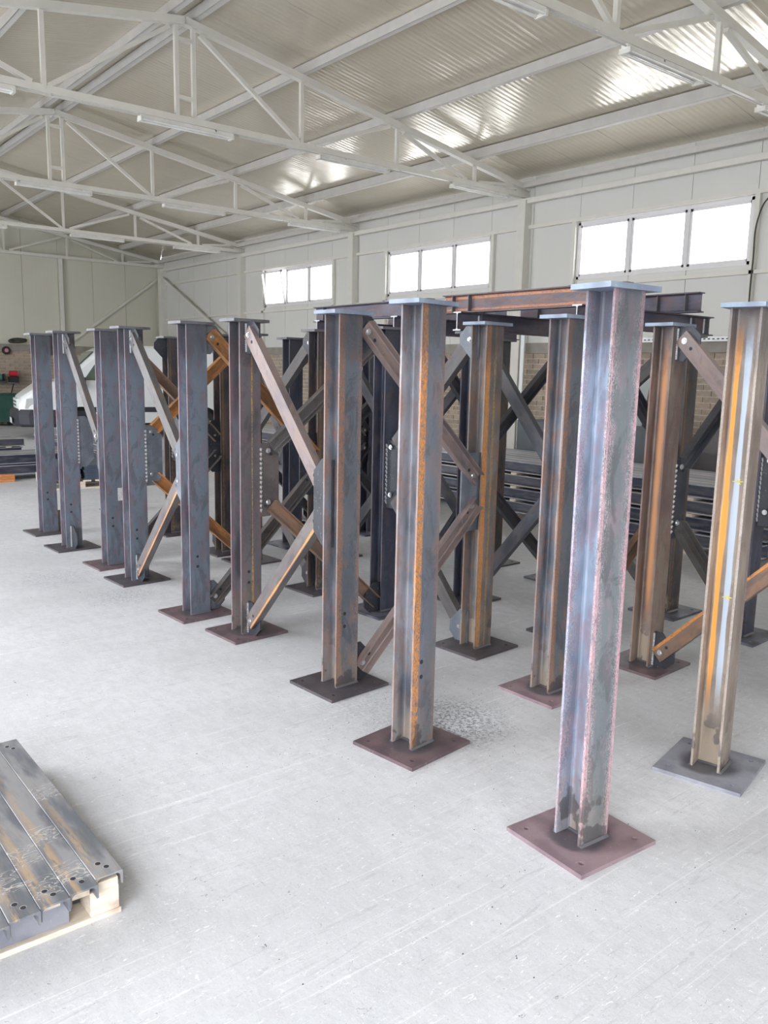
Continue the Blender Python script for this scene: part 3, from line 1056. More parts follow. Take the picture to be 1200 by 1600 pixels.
fr6, c6 = frame('dark braced frame with beams on top, deep in the middle of the group',
                {'C': (4.44, 5.10), 'D': (4.40, 6.15), 'K': (5.42, 5.12), 'N': (5.40, 6.10)},
                {'C': 'n', 'D': 'n', 'K': 'm', 'N': 'm'}, {'C': 'wet'}, {},
                {'DC': ('bd', 'bd'), 'CK': ('bd', 'bd'), 'KN': ('bd', 'bd'), 'ND': ('bd', 'bd')}, 0.03)
fr7, c7 = frame('dark braced frame farthest back in the group, without beams',
                {'C': (4.36, 6.80), 'D': (4.36, 7.86), 'K': (5.38, 6.88), 'N': (5.40, 7.9)},
                {'C': 'n', 'D': 'm', 'K': 'n', 'N': 'm'}, {'C': 'wet', 'K': 'wet'}, {},
                {'DC': ('bd', 'bg'), 'CK': ('bg', 'bd'), 'KN': ('bd', 'bd'), 'ND': ('bd', 'bd')}, 0.03)

# shiny ground patch on the third column from the left
bm = bmesh.new(); box(bm, (0.055, -0.069, 0.62), (0.05, 0.003, 0.11)); obj('ground_bright_patch', bm, WELD, c3['C'])


def pair_holes(col, z, face=-1):
    hm = cached('hole', hole_mesh)
    for x, dz in ((0.0, 0.0), (0.0, -0.07)):
        link('bolt_hole', hm, col, (x - 0.02, face * BD / 2 - 0.0005, z + dz))


for c in (c1['C'], c1['D'], c2['C'], c2['D'], c3['C'], c3['D']):
    pair_holes(c, 0.42)
for t in (tB, sI):
    pair_holes(t, 0.42)


# --- beams lying on top of the rear frames
def beam_mesh(L, m, b=0.075, h=0.13, stiff=(), tf=0.008, tw=0.006):
    """I beam along local z; built like a column so the steel shader reads it: flange across x, depth y"""
    return profile_mesh('top_beam', m, L, b, h, tf, tw, 0.0)


CUT = plain('bright_saw_cut', (206, 210, 214), 0.4, 0.1)


def top_beam(p, q, mk, label, stiff, zc, h=0.13):
    p = Vector((p[0], p[1], zc)); q = Vector((q[0], q[1], zc))
    d = (q - p); L = d.length; d.normalize()
    t = thing('top_beam', label, 'steel beam', p, 0, 'beams laid on the frames')
    # local z along d, local y up
    yv = Vector((0, 0, 1)); xv = yv.cross(d)
    rot = Matrix((xv, yv, d)).transposed().to_euler()
    b = link('beam_profile', beam_mesh(L, MAT[mk], 0.075, h), t, (0, 0, 0), rot)
    def cut():
        me = profile_mesh('cut_end', CUT, 0.002, 0.076, 0.131, 0.009, 0.007, -0.002)
        return me
    link('cut_end', cached('cut', cut), t, (0, 0, 0), rot)
    for s in stiff:
        bm = bmesh.new()
        box(bm, (0.018, 0, s), (0.034, h - 0.016, 0.006)); box(bm, (-0.018, 0, s), (0.034, h - 0.016, 0.006))
        obj('stiffener', bm, MAT['bd'], t, (0, 0, 0), rot)
        bm = bmesh.new()
        box(bm, (0.0055, 0, s - 0.010), (0.006, h - 0.03, 0.012)); box(bm, (-0.0055, 0, s - 0.010), (0.006, h - 0.03, 0.012))
        obj('weld_bead', bm, WELD, t, (0, 0, 0), rot)
    return t


ZL, ZU = 2.0 + 0.065, 2.0 + 0.13 + 0.066
top_beam((4.16, 3.30), (5.58, 3.25), 'beam', 'lower cross beam on the rear frame behind the tallest column', (0.22, 1.2, 1.36), ZL)
top_beam((4.17, 4.36), (5.62, 4.36), 'beam', 'dark lower cross beam behind the column with the rust band', (0.22, 1.2), ZL)
top_beam((4.30, 4.62), (4.34, 3.06), 'beamr', 'upper lengthwise beam with rusty edges, stretching left of the tallest column', (0.10, 0.26, 1.35), ZU)
top_beam((5.12, 4.62), (5.14, 3.06), 'beam', 'upper lengthwise beam whose end shows right of the tallest column', (0.2, 1.25, 1.46), ZU)
top_beam((4.20, 5.10), (5.62, 5.11), 'beam', 'dark lower cross beam behind the orange edged column', (0.2, 1.2), ZL)
top_beam((4.18, 6.13), (5.60, 6.10), 'beam', 'lower cross beam on the deepest beam-topped frame', (0.2, 1.2), ZL)
top_beam((4.36, 6.40), (4.36, 4.85), 'beam', 'dark upper lengthwise beam left of the orange edged column', (0.15, 1.3), ZU)
top_beam((5.2, 6.40), (5.2, 4.85), 'beam', 'rearmost upper lengthwise beam between the first two windows', (0.15, 1.3), ZU)

# ================================================================ PALLET WITH CHANNELS, front left
def channel_bar(m):
    """upside-down channel lying along +y, web on top at z=0.045"""
    w, h, t = 0.0878, 0.045, 0.006
    L = 1.16
    bm = bmesh.new()
    pts = [(-w / 2, 0), (-w / 2 + t, 0), (-w / 2 + t * 1.4, h - t * 2.2), (-w / 2 + t * 2.6, h - t), (w / 2 - t * 2.6, h - t),
           (w / 2 - t * 1.4, h - t * 2.2), (w / 2 - t, 0), (w / 2, 0), (w / 2, h - 0.002), (w / 2 - 0.002, h), (-w / 2 + 0.002, h), (-w / 2, h - 0.002)]
    prism(bm, pts, 0, L, 'y')
    return mesh_of(bm, 'channel_profile', m)


def chan_mat(i):
    n = N('channel_steel_%d' % i)
    x, y, z = n.xyz()
    a = n.noise(5, (2.5, 0.6, 1), 4, off=(i * 3.1, i, 0))
    b = n.noise(16, (3, 0.35, 1), 5, 0.7, off=(i, i * 2, 0))
    col = n.mix(n.step(a, 0.38, 0.6), lin((158, 158, 162)), lin((112, 116, 124)))
    d = n.math('ABSOLUTE', n.math('SUBTRACT', x, -0.022))
    m = n.math('MULTIPLY', n.step(d, 0.004, 0.022, 1.0, 0.0), n.step(b, 0.42, 0.55))
    m = n.math('MULTIPLY', m, n.step(y, 0.0, 0.85, 1.0, 0.0 if i < 1 else 0.4))
    col = n.mix(n.math('MULTIPLY', m, 0.85), col, lin((196, 168, 134)))
    col = n.mix(n.math('MULTIPLY', n.step(b, 0.55, 0.68), 0.5), col, lin((150, 132, 122)))
    # chalk scribbles in patches
    s = n.noise(13, (0.8, 2.0, 1), 1.5, 0.5, 2.2, off=(i, 4, 0))
    line = n.step(n.math('ABSOLUTE', n.math('SUBTRACT', n.math('FRACT', n.math('MULTIPLY', s, 5.0)), 0.5)), 0.05, 0.16, 1.0, 0.0)
    for yc in ((0.64,), (0.38, 0.12), (0.3, 0.1), (0.2,), (0.3,))[i % 5]:
        dd = n.math('ABSOLUTE', n.math('SUBTRACT', y, yc))
        col = n.mix(n.math('MULTIPLY', n.math('MULTIPLY', n.step(dd, 0.05, 0.07, 1.0, 0.0), line), 0.75), col, lin((214, 210, 204)))
    n.bump(b, 0.15, 0.001)
    return n.out(col, 0.36, 0.2)


PX, PY, PZ = 0.835, 2.345, 0.098
HOLEL = plain('drilled_hole_rim', (205, 205, 208), 0.3, 0.6)
CH = ['rightmost channel bar on the front pallet, tan rust along its left edge', 'second channel bar from the right on the front pallet, dark blue patch near its end',
      'third channel bar from the right on the front pallet, orange rust streak', 'fourth channel bar from the right on the front pallet',
      'channel bar at the left picture edge on the front pallet']
for i in range(6):
    cm = chan_mat(i)
    lab = CH[i] if i < 5 else 'channel bar beyond the left picture edge on the front pallet'
    t = thing('channel_bar', lab, 'steel channel', (PX - i * 0.0885, PY - 0.02 - i * 0.012 + (0.02 if i == 0 else 0), PZ), 0, 'channel bars on the front pallet')
    link('channel_profile', channel_bar(cm), t)
    for hy in ((0.045, 0.075), (1.075, 1.105)):
        for k, y in enumerate(hy):
            bm = bmesh.new()
            cyl(bm, (0.006 + (0.012 if k == 0 else -0.004) - 0.01, y, 0.045), (0.006 + (0.012 if k == 0 else -0.004) - 0.01, y, 0.0457), 0.0085, 14)
            obj('bolt_hole', bm, DARKHOLE, t)
            bm = bmesh.new()
            cyl(bm, (0.006 + (0.012 if k == 0 else -0.004) - 0.01, y + 0.002, 0.045), (0.006 + (0.012 if k == 0 else -0.004) - 0.01, y + 0.002, 0.0454), 0.0105, 14)
            obj('hole_rim', bm, HOLEL, t)

p = thing('wooden_pallet', 'pale wooden pallet under the channel bars at lower left', 'pallet', (0.3, 2.9, 0))
for y in (2.395, 2.93, 3.42):
    bm = bmesh.new(); box(bm, (0.0, y - 2.9 - 0.0, 0.009), (1.14, 0.10, 0.018)); obj('bottom_board', bm, WOOD, p, bevel=0.002)
    for x in (0.52, 0.0, -0.52):
        dy = 0.05 if (y < 2.4 and x < 0.4) else 0.0
        bm = bmesh.new(); box(bm, (x, y - 2.9 + dy, 0.058), (0.09, 0.095, 0.08)); obj('block', bm, WOOD, p, bevel=0.003)
for x in (0.25, -0.25):
    bm = bmesh.new(); box(bm, (x, 0.03, 0.088), (0.12, 1.1, 0.018)); obj('deck_board', bm, WOOD, p)
bm = bmesh.new(); box(bm, (-0.05, 2.368 - 2.9, 0.058), (0.93, 0.006, 0.078)); o = obj('steel_flat', bm, PM['grey'], None, loc=(0.3, 2.9, 0))
tag(o, 'grey steel flat standing on edge below the channel bars', 'steel flat')
for i in range(5):
    bm = bmesh.new(); box(bm, (PX - i * 0.0885 - 0.004, 2.375, 0.1125), (0.062, 0.06, 0.027)); o = obj('wood_spacer', bm, WOOD, None)
    tag(o, ('pale wood spacer inside the rightmost channel end', 'pale wood spacer inside the second channel end from the right', 'pale wood spacer inside the third channel end from the right',
            'pale wood spacer inside the fourth channel end from the right', 'pale wood spacer in the channel at the left picture edge')[i], 'spacer', 'wood spacers in the channel ends')

# ================================================================ BACKGROUND
# ---- white van
VANW = plain('van_white', (232, 236, 238), 0.3, 0, 0.01)
VBLK = plain('van_black_plastic', (52, 55, 64), 0.55)
VGL = plain('van_glass', (92, 106, 98), 0.08)
VGL.node_tree.nodes['Principled BSDF'].inputs['Specular IOR Level'].default_value = 0.8
TYRE = plain('tyre', (48, 50, 54), 0.8)
VY0, VY1 = 19.6, 21.5
van = thing('white_van', 'white panel van parked behind the left columns', 'van', (5.42, 19.78, 0), -0.19)
TOPP = [(0.0, 0.84), (0.06, 0.96), (0.22, 1.08), (0.5, 1.27), (1.0, 1.37), (1.72, 2.04), (1.9, 2.13), (2.4, 2.19), (4.9, 2.19), (5.05, 2.12), (5.12, 1.9)]
WH = (1.32, 4.2)


def vtop(x):
    for (x0, z0), (x1, z1) in zip(TOPP, TOPP[1:]):
        if x0 <= x <= x1:
            return z0 + (z1 - z0) * (x - x0) / (x1 - x0)
    return TOPP[-1][1]


def vbot(x):
    b = 0.36
    for c in WH:
        if abs(x - c) < 0.42:
            b = max(b, 0.33 + math.sqrt(0.42 ** 2 - (x - c) ** 2))
    return b


def vin(x, z):
    r = 0.0
    if x < 0.6:
        r += 0.22 * (1 - x / 0.6) ** 2
    if z > 1.25:
        r += 0.11 * (z - 1.25) / 0.9
    t_ = vtop(x)
    if t_ - z < 0.12:
        r += 0.09 * ((0.12 - (t_ - z)) / 0.12) ** 2
    return r


bm = bmesh.new()
xs_ = sorted(set([round(5.12 * i / 96, 4) for i in range(97)] + [p_[0] for p_ in TOPP] + [c + d_ for c in WH for d_ in (-0.42, -0.4195, 0.4195, 0.42)]))
NR = 12
gridL, gridR = [], []
for x in xs_:
    cl, cr = [], []
    zb_, zt_ = vbot(x), vtop(x)
    for j in range(NR + 1):
        z = zb_ + (zt_ - zb_) * (1 - (1 - j / NR) ** 1.3)
        cl.append(bm.verts.new((x, vin(x, z), z)))
        cr.append(bm.verts.new((x, 1.95 - vin(x, z), z)))
    gridL.append(cl); gridR.append(cr)
for i in range(len(xs_) - 1):
    for j in range(NR):
        for g in (gridL, gridR):
            bm.faces.new((g[i][j], g[i + 1][j], g[i + 1][j + 1], g[i][j + 1]))
    bm.faces.new((gridL[i][NR], gridL[i + 1][NR], gridR[i + 1][NR], gridR[i][NR]))
for i in (0, len(xs_) - 1):
    for j in range(NR):
        bm.faces.new((gridL[i][j], gridL[i][j + 1], gridR[i][j + 1], gridR[i][j]))
obj('body', bm, VANW, van)
bm = bmesh.new(); box(bm, (2.6, 0.975, 0.55), (4.9, 1.6, 0.5)); obj('underbody', bm, TYRE, van)

def vpanel(name, pts, m, y=-0.004, th=0.012, tilt=True, parent=None):
    bm = bmesh.new()
    prism(bm, pts, y, y + th, 'y')
    for v in bm.verts:
        v.co.y += vin(v.co.x, v.co.z)
    return obj(name, bm, m, van)


vpanel('side_window', [(1.40, 1.36), (1.90, 1.36), (1.90, 1.98), (1.84, 1.98)], VGL)
vpanel('side_window', [(1.96, 1.36), (2.5, 1.36), (2.5, 1.98), (1.96, 1.98)], VGL)
vpanel('side_window', [(3.3, 1.35), (3.62, 1.35), (3.62, 1.98), (3.3, 1.98)], VGL)
vpanel('door_seam', [(1.22, 0.5), (1.235, 0.5), (1.235, 1.3), (1.22, 1.3)], VBLK, -0.003, 0.006)
vpanel('door_seam', [(2.05, 0.45), (2.065, 0.45), (2.065, 2.0), (2.05, 2.0)], VBLK, -0.003, 0.006)
vpanel('door_seam', [(3.22, 0.45), (3.235, 0.45), (3.235, 2.0), (3.22, 2.0)], VBLK, -0.003, 0.006)
vpanel('side_moulding', [(1.6, 0.62), (3.8, 0.62), (3.8, 0.74), (1.6, 0.74)], VBLK, -0.02, 0.03)
vpanel('side_moulding', [(4.6, 0.55), (5.12, 0.55), (5.12, 0.80), (4.6, 0.80)], VBLK, -0.02, 0.03)
BLUEP = plain('blue_banner', (74, 134, 190), 0.5)
vpanel('blue_banner', [(1.74, 0.92), (2.6, 0.92), (2.6, 1.09), (1.68, 1.09)], BLUEP, -0.006, 0.006)
cu = bpy.data.curves.new('banner_lettering', 'FONT')
cu.body = 'w H'
cu.size = 0.17
cu.shear = 0.3
cu.extrude = 0.002
lt = bpy.data.objects.new('banner_lettering', cu)
COL.objects.link(lt); lt.parent = van
lt.location = (1.80, -0.009, 0.945); lt.rotation_euler = (math.pi / 2, 0, 0)
cu.materials.append(VANW)
# windscreen
bm = bmesh.new()
vs = [bm.verts.new(c) for c in ((1.05, 0.20, 1.425), (1.05, 1.75, 1.425), (1.68, 1.66, 2.012), (1.68, 0.29, 2.012))]
bm.faces.new(vs)
r = bmesh.ops.extrude_face_region(bm, geom=list(bm.faces))
bmesh.ops.translate(bm, vec=(-0.02, 0, 0.02), verts=[v for v in r['geom'] if isinstance(v, bmesh.types.BMVert)])
obj('windscreen', bm, VGL, van)
# bumper, lamps, grille, number plate
bm = bmesh.new()
bo = []
for (z, off) in ((0.28, 0.0), (0.34, 0.05), (0.56, 0.07), (0.68, 0.02)):
    row = []
    for (x, y) in ((0.92, -0.0), (0.5, -0.0), (0.25, 0.06), (0.05, 0.2), (-0.05, 0.5), (-0.08, 0.975), (-0.05, 1.45), (0.05, 1.75), (0.25, 1.89), (0.5, 1.95), (0.92, 1.95)):
        sgn_ = -1 if y < 0.9 else 1
        row.append(bm.verts.new((x - (off if x < 0.4 else 0), y + sgn_ * off * 0.6, z)))
    bo.append(row)
for a_, b_ in zip(bo, bo[1:]):
    for i in range(len(a_) - 1):
        bm.faces.new((a_[i], a_[i + 1], b_[i + 1], b_[i]))
bm.faces.new(bo[-1]); bm.faces.new(bo[0][::-1])
obj('bumper', bm, VBLK, van)
LAMP = plain('headlamp_glass', (190, 194, 192), 0.1)
vpanel('headlamp', [(0.12, 0.70), (0.30, 0.68), (0.50, 0.68), (0.50, 0.92), (0.30, 0.94), (0.16, 0.92)], LAMP, -0.012, 0.04)
bm = bmesh.new(); box(bm, (0.03, 1.56, 0.80), (0.08, 0.3, 0.2)); obj('headlamp', bm, LAMP, van)
bm = bmesh.new(); box(bm, (0.0, 0.95, 0.80), (0.05, 0.9, 0.22)); obj('grille', bm, VANW, van)
for z in (0.76, 0.84):
    bm = bmesh.new(); box(bm, (-0.028, 0.95, z), (0.01, 0.7, 0.03)); obj('grille_slot', bm, VBLK, van)
bm = bmesh.new(); box(bm, (-0.15, 0.65, 0.42), (0.01, 0.5, 0.12)); obj('number_plate', bm, VANW, van)
for x in WH:
    for y in (0.12, 1.83):
        bm = bmesh.new(); cyl(bm, (x, y - 0.1, 0.33), (x, y + 0.1, 0.33), 0.33, 28)
        w = obj('wheel', bm, TYRE, van, bevel=0.0)
        bm = bmesh.new(); cyl(bm, (x, y - 0.104, 0.33), (x, y + 0.104, 0.33), 0.19, 20); obj('rim', bm, PM['capd'], w)
bm = bmesh.new(); box(bm, (1.36, -0.12, 1.30), (0.12, 0.2, 0.26)); obj('wing_mirror', bm, VBLK, van, bevel=0.03)

# ---- items on the far wall
GREEN = plain('green_cabinet_paint', (52, 92, 82), 0.5)
t = thing('green_cabinet', 'dark green metal cabinet against the far brick wall at left', 'cabinet', (5.85, 24.6, 0))
bm = bmesh.new(); box(bm, (0, 0.2, 0.48), (1.5, 0.7, 0.74)); obj('body', bm, GREEN, t, bevel=0.01)
bm = bmesh.new(); box(bm, (0, 0.18, 0.87), (1.56, 0.76, 0.03)); obj('worktop', bm, GREEN, t)
for x in (-0.7, 0.7):
    bm = bmesh.new(); box(bm, (x, 0.2, 0.055), (0.08, 0.6, 0.11)); obj('leg', bm, DARKMETAL, t)
t = thing('wall_shelf', 'grey wall shelf on brackets above the green cabinet', 'shelf', (6.1, 25.05, 1.17))
bm = bmesh.new(); box(bm, (0, 0.0, 0), (1.5, 0.32, 0.03)); obj('board', bm, PM['capd'], t)
for x in (-0.55, 0.6):
    bm = bmesh.new(); bar(bm, (x, -0.14, -0.02), (x, 0.15, -0.3), 0.025); obj('bracket', bm, DARKMETAL, t)
t = thing('bench_grinder', 'green bench grinder with a red knob on the wall shelf', 'grinder', (6.25, 25.0, 1.185))
GRN2 = plain('machine_green', (70, 130, 112), 0.5)
RED = plain('red_paint', (206, 44, 66), 0.4)
bm = bmesh.new(); cyl(bm, (-0.16, 0, 0.14), (0.16, 0, 0.14), 0.085, 16); box(bm, (0, 0, 0.03), (0.2, 0.14, 0.06)); obj('motor', bm, GRN2, t)
for s in (-1, 1):
    bm = bmesh.new(); cyl(bm, (s * 0.2, 0, 0.14), (s * 0.235, 0, 0.14), 0.1, 18); obj('grinding_wheel', bm, DARKMETAL, t)
t = thing('red_motor', 'small red motor on a black foot at the right end of the wall shelf', 'motor', (6.73, 25.0, 1.185))
bm = bmesh.new(); box(bm, (0, 0, 0.08), (0.24, 0.16, 0.16)); obj('foot', bm, TYRE, t, bevel=0.01)
bm = bmesh.new(); cyl(bm, (-0.1, 0, 0.24), (0.1, 0, 0.24), 0.08, 14); obj('housing', bm, RED, t)
t = thing('hanging_disc', 'dark round disc with a pink centre hanging on the brick wall', 'disc', (6.62, 25.17, 2.07))
bm = bmesh.new(); bmesh.ops.create_cone(bm, cap_ends=True, segments=28, radius1=0.115, radius2=0.115, depth=0.04, matrix=Matrix.Rotation(math.pi / 2, 4, 'X')); obj('rim', bm, TYRE, t)
PINK = plain('pink_label', (206, 140, 150), 0.6)
bm = bmesh.new(); bmesh.ops.create_cone(bm, cap_ends=True, segments=20, radius1=0.055, radius2=0.055, depth=0.05, matrix=Matrix.Translation((0, -0.003, 0)) @ Matrix.Rotation(math.pi / 2, 4, 'X')); obj('centre', bm, PINK, t)
# coil of cable on the ledge
CBL = plain('dark_cable', (72, 72, 66), 0.7)
cd = bpy.data.curves.new('cable_coil', 'CURVE'); cd.dimensions = '3D'; cd.bevel_depth = 0.017; cd.bevel_resolution = 1
for kx in range(9):
    sp = cd.splines.new('POLY'); sp.points.add(23); sp.use_cyclic_u = True
    ph = random.uniform(0, 6)
    for i in range(24):
        a = i / 24 * 2 * math.pi
        r = 0.20 + 0.012 * (kx % 4) + random.uniform(-0.01, 0.01)
        sp.points[i].co = (r * 1.05 * math.cos(a), (0.05 + 0.004 * kx) * math.sin(a + 0.4), 0.075 + (0.045 + 0.006 * (kx % 3)) * math.sin(a + ph * 0.3) + 0.003 * kx, 1)
cc = bpy.data.objects.new('cable_coil', cd); COL.objects.link(cc); cd.materials.append(CBL)
cc.location = (6.93, 25.14, 2.262)
tag(cc, 'coil of dark cable lying on the brick wall ledge at left', 'cable')
# small green bottles on the ledge behind the second frame
for i, (x, h) in enumerate(((9.78, 0.22), (9.9, 0.24), (10.04, 0.2), (10.16, 0.22))):
    bm = bmesh.new(); cyl(bm, (0, 0, 0), (0, 0, h * 0.7), 0.045, 12); cyl(bm, (0, 0, h * 0.7), (0, 0, h), 0.04, 12, 0.015)
    o = obj('bottle', bm, GREEN, None, loc=(x, 25.22, 2.25))
    tag(o, '%s dark green bottle on the far ledge, seen above the gusset' % ('leftmost', 'second', 'third', 'rightmost')[i], 'bottle', 'bottles on the far ledge')


# ---- steel stock piles
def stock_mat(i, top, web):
    n = N('stock_steel_shaded_web_%d' % i)
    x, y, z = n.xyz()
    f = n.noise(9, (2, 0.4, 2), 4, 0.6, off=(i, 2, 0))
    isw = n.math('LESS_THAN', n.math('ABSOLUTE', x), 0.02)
    col = n.mix(isw, lin(top), lin(web))  # recess shade painted into the web, light from above into the flanges
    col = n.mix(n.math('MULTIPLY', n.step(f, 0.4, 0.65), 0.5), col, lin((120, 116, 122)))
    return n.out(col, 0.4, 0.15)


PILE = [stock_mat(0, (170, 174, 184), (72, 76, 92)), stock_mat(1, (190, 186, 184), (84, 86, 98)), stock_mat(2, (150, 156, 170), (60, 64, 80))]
TOPB = 0


def ibeam(p, q, up, b, h, m):
    """I beam as a mesh in world axes, web vertical"""
    p, q = Vector(p), Vector(q)
    d = (q - p); L = d.length; d.normalize()
    return d, L


def stock(label, base, yaw_, L, rows, b, h, n_side, gapz, name='stock_beam', spread=0.01, dun=True, group='stock beams in the pile', layers_label=None):
    """beams along local y, stacked in rows; every beam is a thing of its own"""
    cnt = 0
    ca, sa = math.cos(yaw_), math.sin(yaw_)
    for r in range(rows):
        z = base[2] + (0.08 if dun else 0.0) + r * (h + gapz)
        if dun:
            for k in range(3):
                s = L * (0.12 + 0.38 * k)
                bm = bmesh.new()
                wx = n_side * (b + spread)
                box(bm, (wx / 2, s, 0), (wx + 0.05, 0.09, (0.08 if r == 0 else gapz) - 0.002))
                zz = base[2] + 0.04 if r == 0 else z - gapz / 2
                o = obj('dunnage_batten', bm, WOOD, None, loc=(base[0], base[1], zz), rot=(0, 0, yaw_))
                tag(o, 'batten in %s, %s, %s' % (label, ('lowest', 'second up', 'third up', 'top')[r], ('near end', 'middle', 'far end')[k]), 'batten', 'battens between the stock beams')
        for i in range(n_side):
            m = PILE[(i + r * 2) % 3]
            key = ('ib', L, b, h, (i + r * 2) % 3)
            def mk():
                me = profile_mesh('beam', m, L, b, h, 0.012, 0.008, 0.0)
                me.transform(Matrix.Rotation(-math.pi / 2, 4, 'X'))
                return me
            me = cached(key, mk)
            lx = (i + 0.5) * (b + spread)
            off = random.uniform(-0.12, 0.12)
            x = base[0] + ca * lx - sa * off
            y = base[1] + sa * lx + ca * off
            o = link(name, me, None, (x, y, z + h / 2), (0, 0, yaw_))
            row = ('bottom layer', 'second layer', 'third layer', 'fourth layer')[r]
            c = ('nearest the columns', 'second across', 'third across', 'fourth across', 'fifth across', 'sixth across', 'seventh across')[i]
            tag(o, 'beam in %s, %s, %s' % (label, row, c), 'steel beam', group)


stock('the long pile along the right wall', (7.35, 3.6, 0), 0.0, 6.0, 4, 0.19, 0.13, 6, 0.03, group='beams in the long right-hand pile')
stock('the pile behind the middle frames', (7.7, 10.2, 0), 0.0, 6.0, 3, 0.14, 0.15, 6, 0.03, group='beams in the middle pile')
stock('the pile in front of the van', (4.75, 13.0, 0), -0.04, 4.2, 3, 0.12, 0.11, 6, 0.02, group='beams in the pile before the van')
stock('the pile at the left edge', (1.75, 13.55, 0), -math.pi / 2 + 0.02, 2.6, 2, 0.16, 0.14, 4, 0.02, group='beams in the left-edge pile')
stock('the small stack left of the van', (2.4, 16.2, 0), -math.pi / 2 + 0.02, 1.9, 2, 0.16, 0.14, 3, 0.02, group='beams left of the van')

# orange timber block at the left edge
bm = bmesh.new(); box(bm, (0, 0, 0.055), (0.5, 0.12, 0.11)); o = obj('timber_block', bm, WOODO, None, loc=(3.12, 12.78, 0), bevel=0.004)
tag(o, 'orange-brown timber block on the floor at the left edge', 'timber')

# bundled plates on a pallet
t = thing('wooden_pallet', 'pale pallet carrying dark plates, seen between the leftmost columns', 'pallet', (4.02, 12.1, 0), -0.16)
for y in (-0.52, 0.0, 0.52):
    bm = bmesh.new(); box(bm, (0, y, 0.011), (0.9, 0.1, 0.022)); obj('bottom_board', bm, WOOD, t)
    for x in (-0.4, 0.0, 0.4):
        bm = bmesh.new(); box(bm, (x, y, 0.062), (0.1, 0.12, 0.078)); obj('block', bm, WOOD, t)
for k_ in range(6):
    bm = bmesh.new(); box(bm, (-0.4 + 0.16 * k_, 0, 0.112), (0.1, 1.16, 0.022)); obj('deck_board', bm, WOOD, t)
PLB = plate_mat('bundled_plate_blue_grey', (92, 104, 122), (70, 80, 98), 21, False)
for k_ in range(9):
    for j in range(2):
        bm = bmesh.new(); box(bm, (0, 0, 0.011), (0.42, 0.95, 0.021))
        o = obj('steel_plate', bm, PLB, None, loc=(3.80 + 0.46 * j + random.uniform(-.01, .01), 12.06 - 0.07 * j, 0.124 + k_ * 0.0225), rot=(0, 0, -0.16 + random.uniform(-.02, .02)))
        tag(o, 'blue-grey steel plate, %s in the %s stack on the far pallet' % (('bottom', 'second up', 'third up', 'fourth up', 'middle', 'fourth from top', 'third from top', 'second from top', 'top')[k_], ('left', 'right')[j]), 'steel plate', 'plates stacked on the far pallet')

# ---- leaning sheets and odds along the right wall
SHEET = plain('pale_grey_sheet', (176, 182, 184), 0.5, 0, 0.02)
bm = bmesh.new(); box(bm, (0, 0, 0.95), (0.01, 1.0, 1.9)); o = obj('leaning_sheet', bm, SHEET, None, loc=(10.75, 7.85, 0.0), rot=(0, 0.22, 0))
tag(o, 'pale grey sheet leaning on the brick wall right of the tallest column', 'metal sheet')
bm = bmesh.new(); prism(bm, [(-0.24, 0), (0.20, 0), (0.20, 0.5), (0.02, 1.05)], -0.006, 0.006, 'x'); o = obj('leaning_sheet', bm, SHEET, None, loc=(10.72, 9.45, 0.0), rot=(0, 0.15, 0))
tag(o, 'pale slanted sheet leaning behind the column with the rust band', 'metal sheet')
bm = bmesh.new(); box(bm, (0, 0, 1.35), (0.03, 0.08, 2.7)); o = obj('white_strip', bm, VANW, None, loc=(11.12, 9.95, 0.0))
tag(o, 'white upright strip standing against the brick wall behind the beams', 'strip')
DK = plain('dark_tank', (108, 104, 104), 0.5, 0.3)
bm = bmesh.new(); cyl(bm, (10.3, 5.75, 0.72), (10.9, 5.75, 0.72), 0.36, 32); box(bm, (10.6, 5.75, 0.36), (0.6, 0.72, 0.72)); o = obj('round_topped_tank', bm, DK, None)
tag(o, 'grey round-topped tank beside the wall, left of the orange striped column', 'tank')
bm = bmesh.new(); box(bm, (10.2, 7.6, 0.5), (0.6, 2.6, 1.0)); o = obj('dark_crate', bm, plain('dark_grey_crate', (98, 106, 112), 0.6), None, bevel=0.01)
tag(o, 'dark grey crate behind the long pile', 'crate')
TEAL = plain('teal_cap', (60, 180, 150), 0.5)
bm = bmesh.new(); cyl(bm, (0, 0, 0), (0, 0, 0.1), 0.06, 14); cyl(bm, (0, 0, 0.1), (0, 0, 0.13), 0.03, 12); o = obj('spray_can', bm, TEAL, None, loc=(9.96, 8.75, 1.001))
tag(o, 'small teal can standing on the dark crate', 'can')
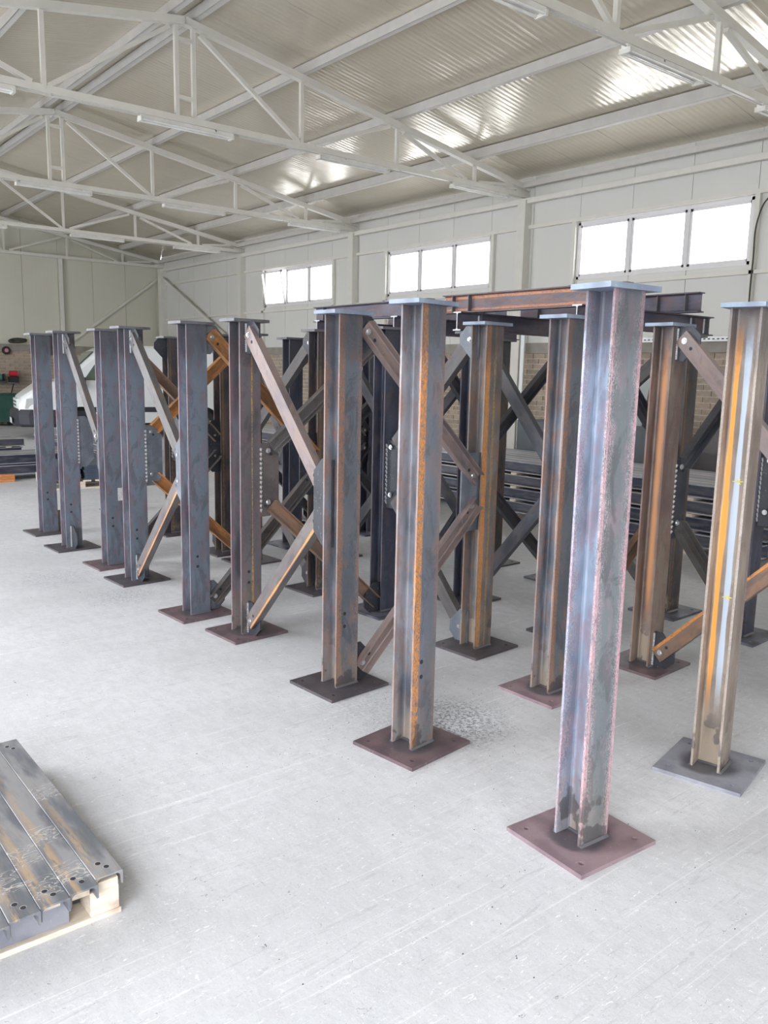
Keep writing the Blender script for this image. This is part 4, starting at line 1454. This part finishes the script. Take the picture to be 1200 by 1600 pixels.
# perforated tray along the ledge
TRAY = plain('galvanised_tray', (214, 214, 214), 0.4, 0.3)
t = thing('cable_tray', 'white perforated cable tray along the ledge of the right wall', 'cable tray', (11.18, 4.2, 2.26))
bm = bmesh.new(); box(bm, (0, 1.9, 0), (0.012, 3.8, 0.07)); obj('rail', bm, TRAY, t)
bm = bmesh.new()
for i in range(54):
    box(bm, (-0.0065, 0.05 + i * 0.07, 0.0), (0.002, 0.035, 0.016))
o = obj('slots', bm, DARKHOLE, t); o['kind'] = 'stuff'
# conduit down the wall beside the last window
cd = bpy.data.curves.new('wall_cable', 'CURVE'); cd.dimensions = '3D'; cd.bevel_depth = 0.01
sp = cd.splines.new('BEZIER'); sp.bezier_points.add(4)
for bp, c in zip(sp.bezier_points, ((11.30, 5.70, 4.16), (11.30, 5.86, 4.12), (11.28, 5.97, 3.9), (11.28, 6.0, 3.3), (11.28, 6.0, 2.4))):
    bp.co = c; bp.handle_left_type = bp.handle_right_type = 'AUTO'
o = bpy.data.objects.new('wall_cable', cd); COL.objects.link(o); cd.materials.append(CBL)
tag(o, 'dark cable running down the post beside the right-hand window', 'cable')

# ---- crumbs of slag and dust on the floor
bm = bmesh.new()
for i in range(520):
    cx, cy, s = random.choice(((2.72, 2.78, 0.22), (2.6, 3.0, 0.35), (2.2, 2.0, 0.8), (1.6, 3.0, 1.2), (2.2, 6.2, 0.6)))
    x, y = random.gauss(cx, s), random.gauss(cy, s)
    x = max(x, 1.15)
    r = random.uniform(0.0007, 0.0022)
    bmesh.ops.create_icosphere(bm, subdivisions=1, radius=r, matrix=Matrix.Translation((x, y, r * 0.5)) @ Matrix.Diagonal((1.5, 1, 0.7, 1)))
o = obj('slag_crumbs', bm, DARKHOLE, None)
tag(o, 'dark grinding crumbs scattered on the pale floor', 'debris', None, 'stuff')

# ---- curves and lettering become meshes
dg = bpy.context.evaluated_depsgraph_get()
for o in [o for o in COL.objects if o.type in {'CURVE', 'FONT'}]:
    me = bpy.data.meshes.new_from_object(o.evaluated_get(dg))
    me.name = o.name
    n_ = bpy.data.objects.new('tmp', me)
    COL.objects.link(n_)
    n_.parent = o.parent
    n_.location, n_.rotation_euler = o.location, o.rotation_euler
    for k_ in o.keys():
        n_[k_] = o[k_]
    nm = o.name
    bpy.data.objects.remove(o)
    n_.name = nm
